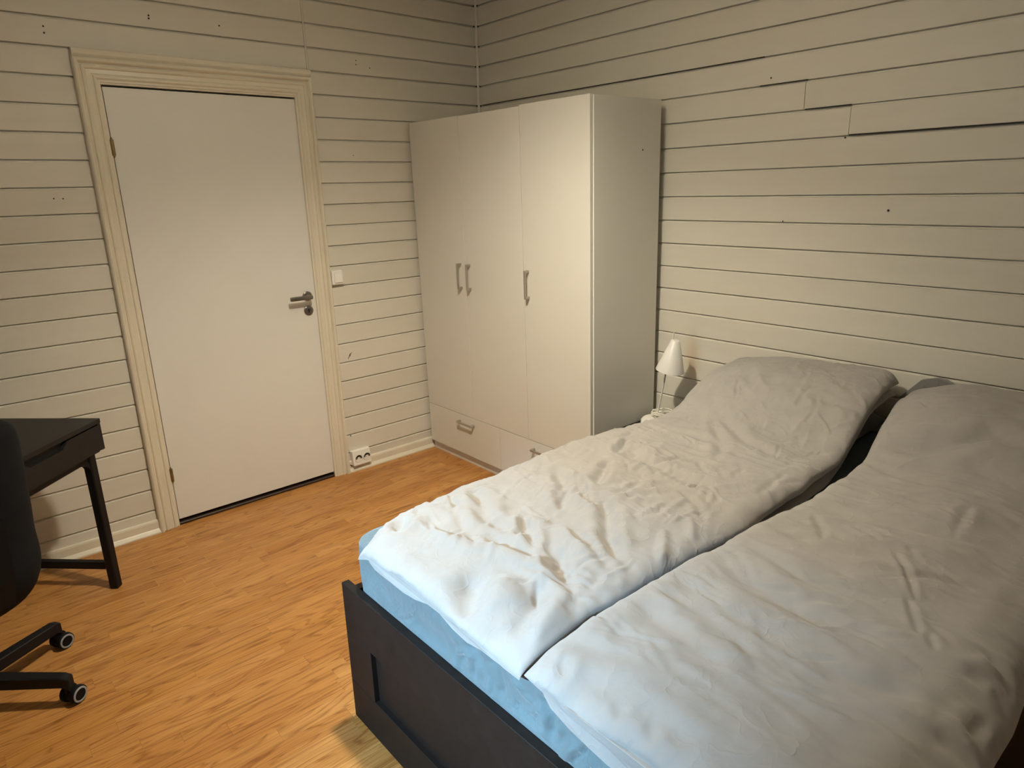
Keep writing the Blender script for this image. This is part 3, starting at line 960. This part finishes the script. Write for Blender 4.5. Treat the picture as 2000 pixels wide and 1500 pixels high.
# mattress: rounded block, creased sheet on the end face
def mattress():
    nu, nv = 150, 260                       # around the section x along the bed width
    # closed loop in plan (rounded rectangle), rows from bottom to top
    per = []
    rc = 0.06
    def arc(cx, cy, a0, a1, n=8):
        return [(cx + rc * math.cos(t), cy + rc * math.sin(t)) for t in np.linspace(a0, a1, n)]
    P = []
    P += [(x, MY0) for x in np.linspace(MX1 - rc, MX0 + rc, 80)]
    P += arc(MX0 + rc, MY0 - rc, math.pi / 2, math.pi, 8)[1:-1]
    P += [(MX0, y) for y in np.linspace(MY0 - rc, MY1 + rc, 240)]
    P += arc(MX0 + rc, MY1 + rc, math.pi, 1.5 * math.pi, 8)[1:-1]
    P += [(x, MY1) for x in np.linspace(MX0 + rc, MX1 - rc, 80)]
    P += arc(MX1 - rc, MY1 + rc, 1.5 * math.pi, 2 * math.pi, 6)[1:-1]
    P += [(MX1, y) for y in np.linspace(MY1 + rc, MY0 - rc, 40)]
    P += arc(MX1 - rc, MY0 - rc, 0, math.pi / 2, 6)[1:-1]
    P = np.array(P)
    cx, cy = (MX0 + MX1) / 2, (MY0 + MY1) / 2
    rows = []
    zs = np.concatenate([np.linspace(MZB, 0.40, 6), np.linspace(0.41, 0.623, 42)])
    cr = random_creases(46, 0.40, 0.62, -3.1, -2.0, 0.0, 1.5, 0.0075, 0.006, 0.07, 21) + random_creases(22, 0.42, 0.60, -2.95, -2.3, 0.3, 1.5, 0.011, 0.008, 0.09, 22)
    for z in zs:
        x, y = P[:, 0].copy(), P[:, 1].copy()
        zz = np.full(len(P), z)
        face = ss(-1.94, -1.984, x) * ss(0.36, 0.44, z)
        bul = crease_field(zz, y, cr) * face * (0.35 + 0.65 * ss(-2.1, -2.6, y))
        bul += face * 0.006 * vnoise(y, zz, 0.11, 2) + face * 0.004 * vnoise(y, zz, 0.045, 3)
        low = ss(0.52, 0.455, z) * face * ss(-1.90, -2.05, y)
        bul += low * (0.010 + 0.010 * vnoise(y, zz * 0, 0.09, 5)) * ss(-2.75, -2.6, y)
        x -= np.clip(bul, -0.012, 0.014) * ss(0.480, 0.497, z)
        rows.append(np.stack([x, y, zz], -1))
    for k, (ins, dzz) in enumerate(((0.003, 0.008), (0.010, 0.0145), (0.03, 0.018), (0.08, 0.021), (0.16, 0.026), (0.35, 0.026))):
        s = np.stack([P[:, 0] + np.clip(cx - P[:, 0], -ins, ins), P[:, 1] + np.clip(cy - P[:, 1], -ins, ins), np.zeros(len(P))], -1)
        s[:, 2] = 0.624 + dzz
        rows.append(s)
    V = np.array(rows)
    nP = len(P)
    Fq = grid_faces(len(rows), nP, True)
    last = (len(rows) - 1) * nP
    return np_obj('mattress', V, Fq, M['sheet'], None, [list(range(last, last + nP))])
mat_o = mattress()
tag(mat_o, 'thick mattress in a wrinkled blue grey fitted sheet on the bed frame', 'mattress')
# pillows under the head ends
def pillow_h(x, y, yc, hw_, x0=-0.53, x1=-0.035):
    a = np.clip((x - x0) / (x1 - x0), 0, 1)
    b = np.clip(np.abs(y - yc) / hw_, 0, 1)
    return np.sqrt(np.clip(1 - np.abs(2 * a - 1) ** 3.2, 0, 1)) * np.sqrt(np.clip(1 - b ** 3.4, 0, 1))

def pillow(yc, hw_, T, label, tip, peaks=()):
    nu, nv = 46, 46
    u, v = np.meshgrid(np.linspace(0, 1, nu), np.linspace(-1, 1, nv), indexing='ij')
    u = 0.5 - 0.5 * np.cos(u * math.pi)
    v = np.sin(v * math.pi / 2)
    x = -0.53 + 0.495 * u
    y = yc + hw_ * v
    # ears at the corners
    ear = (np.abs(2 * u - 1) ** 8) * (np.abs(v) ** 8)
    h = pillow_h(x, y, yc, hw_)
    zb = 0.648
    top = zb + 0.03 + T * h + 0.003 * vnoise(x, y, 0.06, 9)
    top = np.where(h < 1e-4, zb + 0.03, top)
    top = top + tip * ss(0.86, 1.0, u) * (np.exp(-((y - (yc + hw_ * 0.55)) / 0.05) ** 2))
    bot = zb + 0.03 - 0.026 * np.sqrt(h)
    y = y + np.sign(v) * 0.012 * ear
    Vt = np.stack([x, y, top], -1).reshape(-1, 3)
    Vb = np.stack([x, y, bot], -1).reshape(-1, 3)
    Fq = grid_faces(nu, nv, False)
    V = np.concatenate([Vt, Vb])
    F2 = np.concatenate([Fq[:, ::-1], Fq + nu * nv])
    o = obj('pillow', V.tolist(), F2.tolist(), M['pillow'], None, True)
    tag(o, label, 'pillow', 'pillows at the head of the bed')
    for yk, zk, wk in peaks:
        g = [(yk - wk, 0.775), (yk - wk * 0.55, zk - 0.030), (yk - wk * 0.12, zk - 0.003), (yk + wk * 0.10, zk), (yk + wk * 0.5, zk - 0.018), (yk + wk, 0.79), (yk, 0.76)]
        n = len(g)
        vs = [(xx, a, b) for xx in (-0.050, -0.030) for a, b in g]
        obj('pillow_corner', vs, [tuple(range(n)), tuple(range(n, 2 * n))[::-1]] + [(i, n + i, n + (i + 1) % n, (i + 1) % n) for i in range(n)], M['pillow'], o)
    return o
PT = 0.125
PTP = 0.098
pillow(-2.235, 0.28, PTP, 'grey pillow under the duvet on the wardrobe side of the bed', 0.0, [(-2.250, 0.868, 0.10)])
pillow(-2.955, 0.28, PTP, 'grey pillow under the wider duvet on the far right side of the bed', 0.0, [(-2.690, 0.888, 0.13)])

def support(x, y, yc, hw_):
    m = mattress_top(np.clip(x, MX0 + 0.1, MX1), np.clip(y, MY1 + 0.06, MY0 - 0.06))
    p = PT * np.clip(ss(-0.72, -0.30, x), 0, 1) * (1 - 0.08 * ss(-0.2, -0.05, x)) * (1 - 0.42 * ss(0.10, 0.36, y - yc) - 0.12 * ss(0.24, 0.36, yc - y))
    return m + p + 0.028 * ss(-0.75, -0.45, x)

def duvet_layer(name, root, ylf, yrf, xfoot, zlow, T, hem, yc, hw_, creases, seed, xh=-0.065, nu=400, nv=150, edge=0.055, nb=12, foot=0.14, droop=None, over=None, ridges=()):
    """one folded layer: top sheet with wrinkles, rounded edges, thin hem at the foot end"""
    s = np.linspace(0, 1, nu)
    s = np.concatenate([s[:-1] * 0.93, 0.93 + 0.07 * np.sin(np.linspace(0, math.pi / 2, 16))]) if foot else s
    nu = len(s)
    vt = np.linspace(-1, 1, nv)
    vt = np.sign(vt) * (1 - (1 - np.abs(vt)) ** 1.35)
    vb = np.linspace(1, -1, nb + 2)[1:-1]
    v = np.concatenate([vt, vb])
    istop = np.concatenate([np.ones(nv), np.zeros(nb)])[None, :]
    S, Vv = np.meshgrid(s, v, indexing='ij')
    x = xh + (xfoot - xh) * S
    yl, yr = ylf(x), yrf(x)
    wob = 0.006 * vnoise(x, x * 0, 0.12, seed) + 0.004 * vnoise(x, x * 0, 0.045, seed + 1)
    yl, yr = yl + wob, yr + 0.005 * vnoise(x, x * 0, 0.10, seed + 2)
    y = (yl + yr) / 2 + (yl - yr) / 2 * (-Vv) * -1
    y = (yl + yr) / 2 - (yl - yr) / 2 * Vv
    # v = -1 is the left (wardrobe) edge
    wfull = np.abs(yl - yr)
    de = (1 - np.abs(Vv)) * wfull / 2
    pe = np.sqrt(np.clip(1 - (1 - np.clip(de / edge, 0, 1)) ** 2.2, 0, 1))
    df = np.abs(x - xfoot)
    dh = np.abs(x - xh)
    pf = np.sqrt(np.clip(1 - (1 - np.clip(df / foot, 0, 1)) ** 2, 0, 1))
    ph = np.sqrt(np.clip(1 - (1 - np.clip(dh / 0.05, 0, 1)) ** 2, 0, 1))
    base = support(x, y, yc, hw_) + zlow
    Tl = T * (1 + 0.10 * vnoise(x, y, 0.30, seed + 3))
    mid = base + Tl * 0.36
    puff = 0.012 * vnoise(x, y, 0.22, seed + 4) + 0.004 * vnoise(x, y, 0.09, seed + 5) + 0.0018 * vnoise(x, y, 0.04, seed + 6)
    wr = 1.3 * crease_field(x, y, creases)
    for ang, la, lb, amp, sd in ridges:
        ca_, sa_ = math.cos(ang), math.sin(ang)
        wx = x + 0.02 * vnoise(x, y, 0.13, sd + 40)
        wy = y + 0.02 * vnoise(x, y, 0.13, sd + 41)
        p_, q_ = (wx * ca_ + wy * sa_) / la, (-wx * sa_ + wy * ca_) / lb
        rdg = 1 - np.abs(vnoise(p_, q_, 1.0, sd)) * 2.2
        msk = ss(-0.25, 0.45, vnoise(x, y, 0.24, sd + 42))
        wr = wr + amp * np.clip(rdg, -0.6, 1) * msk
    # gathers along the long edges
    gat = 0.0045 * np.exp(-de / 0.045) * (vnoise(x, x * 0, 0.026, seed + 7) + 0.5 * vnoise(x, x * 0, 0.05, seed + 8))
    top = mid + (Tl * 0.64 + puff * pe) * pe + (wr + gat) * np.clip(de / 0.02, 0.15, 1)
    bot = mid - Tl * 0.36 * pe
    hz = curve(hem, y) + 0.0025 * vnoise(y, y * 0, 0.03, seed + 9)
    th = 0.0045 if over is None else np.maximum(curve(over, y) - hz - 0.006, 0.004)
    # pleats on the hem
    pl_ = 0.0035 * np.exp(-df / 0.06) * (vnoise(y, y * 0, 0.02, seed + 10) + 0.6 * vnoise(y, y * 0, 0.009, seed + 11))
    topf = hz + th + pl_
    botf = hz
    zt = topf + (top - topf) * pf + 0 * ph
    zb = botf + (np.minimum(bot, top - 0.004) - botf) * ss(0, 0.10, df)
    zt = mid + (zt - mid) * (0.45 + 0.55 * ph) if True else zt
    z = np.where(istop > 0, zt, np.minimum(zb, zt - 0.002))
    if droop is not None:
        z = z - droop(x, y)
    x = x + 0.006 * vnoise(y, y * 0, 0.10, seed + 12) * np.exp(-df / 0.05)
    V = np.stack([x, y, z], -1)
    nvv = len(v)
    Fq = grid_faces(nu, nvv, True)
    caps = [list(range(nvv))[::-1], list(range((nu - 1) * nvv, nu * nvv))]
    # caps as strips between the top and bottom runs
    o = np_obj(name, V, Fq, M['duvet'], root, caps)
    for p in o.data.polygons[-2:]:
        p.use_smooth = False
    return o

fineA = random_creases(190, -2.0, -0.5, -2.6, -1.95, 1.0, 1.5, 0.0024, 0.006, 0.09, 31) + random_creases(40, -1.9, -1.0, -2.6, -2.1, 0.6, 1.2, 0.0034, 0.010, 0.14, 32) + random_creases(120, -2.0, -0.2, -2.6, -1.95, 0.9, 1.5, 0.0026, 0.0035, 0.10, 35)
fineB = random_creases(150, -2.0, -0.3, -3.25, -2.7, 1.6, 0.8, 0.0018, 0.008, 0.14, 33) + random_creases(26, -2.0, -0.6, -3.2, -2.7, 1.75, 0.35, 0.0030, 0.016, 0.28, 34) + random_creases(110, -2.0, -0.2, -3.25, -2.68, 1.65, 0.5, 0.0020, 0.004, 0.16, 36)

def interp(tbl):
    t = sorted(tbl)
    xs, ys = [a for a, _ in t], [b for _, b in t]
    return lambda x: np.interp(x, xs, ys)

ALt = interp([(-2.06, -2.005), (-1.95, -1.962), (-1.85, -1.938), (-1.7, -1.922), (-1.4, -1.912), (-1.1, -1.915), (-0.85, -1.950), (-0.6, -1.955), (-0.35, -1.935), (-0.06, -1.895)])
ARt = interp([(-2.06, -2.632), (-1.97, -2.628), (-1.84, -2.618), (-1.59, -2.626), (-1.27, -2.640), (-0.95, -2.632), (-0.62, -2.612), (-0.4, -2.590), (-0.06, -2.555)])
ALb = lambda x: ALt(x) - 0.006
ARb = lambda x: ARt(x) + 0.004
BLt = interp([(-2.06, -2.652), (-2.0, -2.642), (-1.89, -2.630), (-1.64, -2.636), (-1.35, -2.652), (-1.15, -2.668), (-1.0, -2.684), (-0.83, -2.684), (-0.63, -2.674), (-0.3, -2.632), (-0.06, -2.605)])
BRt = interp([(-2.06, -3.285), (-1.6, -3.290), (-1.2, -3.270), (-0.6, -3.255), (-0.1, -3.24)])
BLb = lambda x: BLt(x) + 0.003
BRb = lambda x: BRt(x) + 0.012
droopB = lambda x, y: 0.035 * ss(-3.17, -3.30, y)

duA = empty('duvet', (-1.05, -2.25, 0.65))
tag(duA, 'crumpled grey duvet folded lengthwise on the wardrobe side of the bed', 'duvet', 'duvets on the bed')
duB = empty('duvet', (-1.05, -2.95, 0.65))
tag(duB, 'smoother grey duvet folded lengthwise nearer the viewer on the bed', 'duvet', 'duvets on the bed')
layers = (duvet_layer('upper_fold', duA, ALt, ARt, -2.060, 0.043, 0.058, HEMA_UP, -2.235, 0.30, CREASES_A + fineA, 3, ridges=((0.9, 0.16, 0.05, 0.0035, 5), (1.5, 0.11, 0.035, 0.0028, 6), (0.3, 0.09, 0.03, 0.0022, 7), (2.2, 0.07, 0.022, 0.0015, 8))),
          duvet_layer('lower_fold', duA, ALb, ARb, -2.042, 0.004, 0.040, HEMA_LO, -2.235, 0.30, random_creases(40, -2.05, -1.6, -2.6, -2.0, 0.0, 0.8, 0.002, 0.008, 0.06, 41), 23, nu=160, nv=90, foot=0.05, over=HEMA_UP))
for o in layers:
    o.matrix_parent_inverse = Matrix.Translation(-Vector(duA.location))
layers = (duvet_layer('upper_fold', duB, BLt, BRt, -2.060, 0.046, 0.062, HEMB_UP, -2.945, 0.31, CREASES_B + fineB, 63, droop=droopB, ridges=((1.75, 0.40, 0.045, 0.0028, 15), (1.45, 0.25, 0.03, 0.0018, 16), (2.0, 0.14, 0.025, 0.0012, 17))),
          duvet_layer('lower_fold', duB, BLb, BRb, -2.042, 0.004, 0.043, HEMB_LO, -2.945, 0.31, random_creases(30, -2.05, -1.6, -3.2, -2.7, 0.0, 0.8, 0.002, 0.008, 0.06, 42), 83, nu=160, nv=90, foot=0.05, droop=droopB, over=HEMB_UP))
for o in layers:
    o.matrix_parent_inverse = Matrix.Translation(-Vector(duB.location))

# ------------------------------------------------------------------ nightstand, bedside lamp
ns = empty('nightstand', (-0.235, -1.59, 0))
tag(ns, 'black nightstand squeezed between the wardrobe and the bed', 'nightstand')
box('body', -0.195, 0.195, -0.155, 0.155, 0.0, 0.428, M['black_wood'], ns, 0.001)
box('nightstand_top', -0.205, 0.200, -0.160, 0.160, 0.430, 0.450, M['black_wood'], ns, 0.0015)
dw = box('drawer', -0.212, -0.197, -0.150, 0.150, 0.27, 0.42, M['black_wood'], ns, 0.0015)
lathe('knob', [(0, 0), (0.006, 0), (0.006, 0.014), (0.012, 0.018), (0.012, 0.024), (0, 0.026)], M['steel'], dw, (-0.212, 0, 0.345), (-1, 0, 0), 16)

tl = empty('table_lamp', (-0.165, -1.525, 0.4505))
tag(tl, 'small white bedside lamp with a cone shade on the nightstand', 'lamp')
lathe('lamp_base', [(0, 0), (0.078, 0), (0.080, 0.006), (0.078, 0.022), (0.070, 0.030), (0.02, 0.033), (0, 0.033)], M['plastic'], tl)
rod0, rod1 = Vector((-0.01, -0.005, 0.03)), Vector((-0.012, -0.088, 0.478))
cyl('lamp_rod', rod0, rod1, 0.0042, M['lamp_white'], tl, n=12, r1=0.0036)
ax = Vector((-0.0, -0.16, 1.0)).normalized()
sc_ = Vector((-0.012, -0.074, 0.292))
lathe('lamp_shade', [(0.0665, 0.0), (0.0675, 0.001), (0.0665, 0.004), (0.021, 0.150), (0.017, 0.153), (0.0, 0.153), (0.0, 0.151), (0.016, 0.151), (0.0195, 0.148), (0.0655, 0.0), (0.0665, 0.0)],
      M['lamp_white'], tl, sc_, ax, 36)
# white cable wound up on the base
pts = []
for i in range(170):
    t = i / 169
    a = t * 2 * math.pi * 5.3
    r = 0.036 + 0.010 * math.sin(3.1 * a * 0.37) + 0.006 * math.sin(a * 1.7)
    pts.append((0.010 + r * math.cos(a) * 0.9, -0.025 + r * math.sin(a) * 1.35, 0.040 + 0.030 * t + 0.012 * math.sin(a * 0.83 + 1.0)))
tube('cord', pts, 0.0034, M['cord'], tl, 6)

# ------------------------------------------------------------------ desk, turned 45 degrees
dk = empty('desk', (-2.338, -0.387, 0), (0, 0, math.radians(45)))
tag(dk, 'black desk standing at an angle left of the door', 'desk')
# local: the front right corner is the origin, -x runs along the front, +y goes to the back
DW, DD = 1.20, 0.50
box('desk_top', -DW, 0, 0, DD, 0.722, 0.741, M['black_desk'], dk, 0.0012)
box('apron', -DW + 0.012, -0.012, 0.020, 0.036, 0.600, 0.7215, M['black_desk'], dk)
box('side_board', -0.016, -0.001, 0.003, DD - 0.003, 0.610, 0.7215, M['black_desk'], dk)
box('side_board', -DW + 0.001, -DW + 0.016, 0.003, DD - 0.003, 0.610, 0.7215, M['black_desk'], dk)
box('back_board', -DW + 0.017, -0.017, DD - 0.018, DD - 0.003, 0.610, 0.7215, M['black_desk'], dk)
def drawer_front(x0, x1):
    """front with a scooped grip cut in its upper edge"""
    cx = (x0 + x1) / 2
    z0, z1 = 0.612, 0.716
    top = [(x0, z1)]
    for t in np.linspace(-1, 1, 15):
        d = 0.026 * (1 - ss(0.72, 1.0, abs(t)))
        top.append((cx + t * 0.115, z1 - d))
    top.append((x1, z1))
    n = len(top)
    vs = [(x, y, z) for y in (0.002, 0.018) for x, z in top] + [(x, y, z0) for y in (0.002, 0.018) for x, _ in top]
    fs = []
    for i in range(n - 1):
        fs.append((i, i + 1, 2 * n + i + 1, 2 * n + i))
        fs.append((n + i + 1, n + i, 3 * n + i, 3 * n + i + 1))
        fs.append((i + 1, i, n + i, n + i + 1))
        fs.append((2 * n + i, 2 * n + i + 1, 3 * n + i + 1, 3 * n + i))
    fs.append((0, 2 * n, 3 * n, n))
    fs.append((n - 1, 2 * n - 1, 4 * n - 1, 3 * n - 1))
    return obj('drawer', vs, fs, M['black_desk'], dk)
drawer_front(-0.598, -0.017)
drawer_front(-DW + 0.017, -0.602)
# steel underframe: four square legs, rails with rounded gussets, low side stretchers
LG = 0.036
lx0, lx1, ly0, ly1 = -0.062, -DW + 0.062, 0.035, DD - 0.035
for x in (lx0, lx1):
    for y in (ly0, ly1):
        box('leg', x - LG / 2, x + LG / 2, y - LG / 2, y + LG / 2, 0.0, 0.610, M['black_steel'], dk, 0.004)
    box('stretcher', x - 0.012, x + 0.012, ly0 + LG / 2, ly1 - LG / 2, 0.090, 0.124, M['black_steel'], dk, 0.002)
    box('frame_rail', x - 0.012, x + 0.012, ly0 + LG / 2, ly1 - LG / 2, 0.580, 0.609, M['black_steel'], dk, 0.002)
for y in (ly0, ly1):
    box('frame_rail', lx1 + LG / 2, lx0 - LG / 2, y - 0.012, y + 0.012, 0.580, 0.609, M['black_steel'], dk, 0.002)
    for sx, x in ((-1, lx0 - LG / 2), (1, lx1 + LG / 2)):
        g = [(0, 0)] + [(0.045 - 0.045 * math.sin(t), -0.045 + 0.045 * math.cos(t)) for t in np.linspace(0, math.pi / 2, 7)][::-1]
        g = [(0.0, 0.0), (0.0, -0.045)] + [(0.045 - 0.045 * math.cos(t), -0.045 + 0.045 * math.sin(t)) for t in np.linspace(0.15, math.pi / 2, 6)]
        n = len(g)
        vs = [(x + sx * a, y + yy, 0.580 + b) for yy in (-0.012, 0.012) for a, b in g]
        obj('gusset', vs, [tuple(range(n)), tuple(range(n, 2 * n))[::-1]] + [(i, n + i, n + (i + 1) % n, (i + 1) % n) for i in range(n)], M['black_steel'], dk)

# ------------------------------------------------------------------ office chair
CHROT = 27.0
ch = empty('office_chair', (-2.915, -0.890, 0), (0, 0, math.radians(CHROT)))
tag(ch, 'black swivel chair on castors pulled up to the desk', 'chair')
# upholstered shell: rows from the seat front up to the back rest; local +y faces the desk
rows = [(0.235, 0.425, 0.190, -0.012), (0.21, 0.447, 0.190, 0.0), (0.13, 0.452, 0.200, 0.012), (0.03, 0.446, 0.206, 0.026), (-0.07, 0.444, 0.210, 0.044),
        (-0.145, 0.462, 0.212, 0.060), (-0.192, 0.505, 0.210, 0.066), (-0.215, 0.57, 0.206, 0.064), (-0.228, 0.65, 0.202, 0.056), (-0.238, 0.74, 0.198, 0.050),
        (-0.248, 0.83, 0.195, 0.046), (-0.257, 0.91, 0.190, 0.042), (-0.262, 0.950, 0.177, 0.036), (-0.265, 0.976, 0.148, 0.026), (-0.266, 0.985, 0.105, 0.016)]
rows = np.array(rows)
tt = np.linspace(0, len(rows) - 1, 57)
R4 = np.stack([np.interp(tt, np.arange(len(rows)), rows[:, i]) for i in range(4)], -1)
for i in range(4):                                   # soften the polyline
    k = np.array([1, 2, 3, 2, 1]) / 9.0
    pad = np.pad(R4[:, i], 2, mode='edge')
    R4[:, i] = np.convolve(pad, k, 'valid')
tang = np.gradient(R4[:, :2], axis=0)
tang /= np.linalg.norm(tang, axis=1)[:, None]
nrm = np.stack([tang[:, 1] * -1, tang[:, 0]], -1) * -1   # towards the sitter
nv = 25
vv = np.sin(np.linspace(-1, 1, nv) * math.pi / 2)
top_r, bot_r = [], []
for (yy, zz, hw2, lift), nn in zip(R4, nrm):
    edge_t = (0.046 + 0.060 * float(ss(0.62, 0.46, zz)) * float(ss(0.25, 0.05, yy))) * np.sqrt(np.clip(1 - np.abs(vv) ** 4, 0, 1)) + 0.004
    up = lift * np.abs(vv) ** 3
    top_r.append(np.stack([vv * hw2, yy + nn[0] * up, zz + nn[1] * up], -1))
    off = up - edge_t
    bot_r.append(np.stack([vv * hw2, yy + nn[0] * off, zz + nn[1] * off], -1))
V = np.concatenate([np.array(top_r), np.array(bot_r)[:, ::-1]], axis=1)
nr, nw = V.shape[0], V.shape[1]
np_obj('seat_shell', V, grid_faces(nr, nw, True), M['chair_fab'], ch, [list(range(nw))[::-1], list(range((nr - 1) * nw, nr * nw))])
# back support plate behind the shell
bm = bmesh.new()
prof = [(-0.205, 0.40), (-0.262, 0.43), (-0.292, 0.52), (-0.300, 0.62), (-0.306, 0.72)]
prev = None
for (yy, zz) in prof:
    w = 0.045
    ring = [bm.verts.new((sx * w, yy + dy, zz)) for sx, dy in ((-1, 0), (1, 0), (1, -0.014), (-1, -0.014))]
    if prev:
        for i in range(4):
            bm.faces.new((prev[i], prev[(i + 1) % 4], ring[(i + 1) % 4], ring[i]))
    else:
        bm.faces.new(ring[::-1])
    prev = ring
bm.faces.new(prev)
from_bm('back_support', bm, M['black_plastic'], ch)
box('tilt_mechanism', -0.06, 0.06, -0.09, 0.10, 0.30, 0.345, M['black_plastic'], ch, 0.012, 2)
bm = bmesh.new()
bm_cyl(bm, (0, 0, 0.30), (0, 0, 0.20), 0.016, None, 20)
bm_cyl(bm, (0, 0, 0.21), (0, 0, 0.105), 0.027, None, 20)
from_bm('gas_column', bm, M['black_steel'], ch, True, 40)
lathe('hub', [(0, 0), (0.045, 0), (0.048, 0.01), (0.045, 0.045), (0.034, 0.055), (0, 0.055)], M['black_steel'], ch, (0, 0, 0.075))
ANG0 = math.radians(-39 - CHROT)
for i in range(5):
    a = ANG0 + i * math.radians(72)
    d = Vector((math.cos(a), math.sin(a), 0))
    s_ = Vector((-d.y, d.x, 0))
    tip = d * 0.305
    bm = bmesh.new()
    secs = [(0.03, 0.022, 0.080, 0.124), (0.30, 0.017, 0.072, 0.112), (0.322, 0.015, 0.055, 0.104)]
    prev = None
    for r, w, z0, z1 in secs:
        ring = [bm.verts.new(d * r + s_ * sx * w + Vector((0, 0, z))) for sx, z in ((-1, z0), (1, z0), (1, z1), (-1, z1))]
        if prev:
            for k in range(4):
                bm.faces.new((prev[k], prev[(k + 1) % 4], ring[(k + 1) % 4], ring[k]))
        else:
            bm.faces.new(ring[::-1])
        prev = ring
    bm.faces.new(prev)
    bmesh.ops.bevel(bm, geom=[e for e in bm.edges], offset=0.003, segments=1, affect='EDGES')
    leg = from_bm('base_leg', bm, M['black_steel'], ch)
    # castor with two wheels and a hood
    ca = a + (math.radians(-20), math.radians(15), 1.0, 2.0, 0.4)[i]
    if i == 0:
        axl = Vector((math.cos(math.radians(-55 - CHROT)), math.sin(math.radians(-55 - CHROT)), 0))
    elif i == 1:
        axl = Vector((math.cos(math.radians(-62 - CHROT)), math.sin(math.radians(-62 - CHROT)), 0))
    else:
        axl = Vector((math.cos(ca), math.sin(ca), 0))
    trail = Vector((-axl.y, axl.x, 0)) * 0.014
    cc = d * 0.306 + trail
    cc.z = 0.030
    bm = bmesh.new()
    bm_cyl(bm, cc - axl * 0.010, cc + axl * 0.010, 0.024, None, 20)
    bm_cyl(bm, (d * 0.306) + Vector((0, 0, 0.045)), (d * 0.306) + Vector((0, 0, 0.078)), 0.011, None, 12)
    cs = from_bm('caster', bm, M['black_plastic'], ch, True, 40)
    for sg in (-1, 1):
        w = lathe('caster_wheel', [(0, -0.008), (0.026, -0.008), (0.030, -0.005), (0.030, 0.006), (0.027, 0.009), (0.012, 0.010), (0, 0.010)], M['black_plastic'], cs, cc + axl * sg * 0.019, axl * sg, 24)
        lathe('wheel_ring', [(0.0195, 0.0095), (0.0205, 0.0118), (0.0250, 0.0112), (0.0262, 0.0085)], M['grey_rubber'], cs, cc + axl * sg * 0.019, axl * sg, 24)
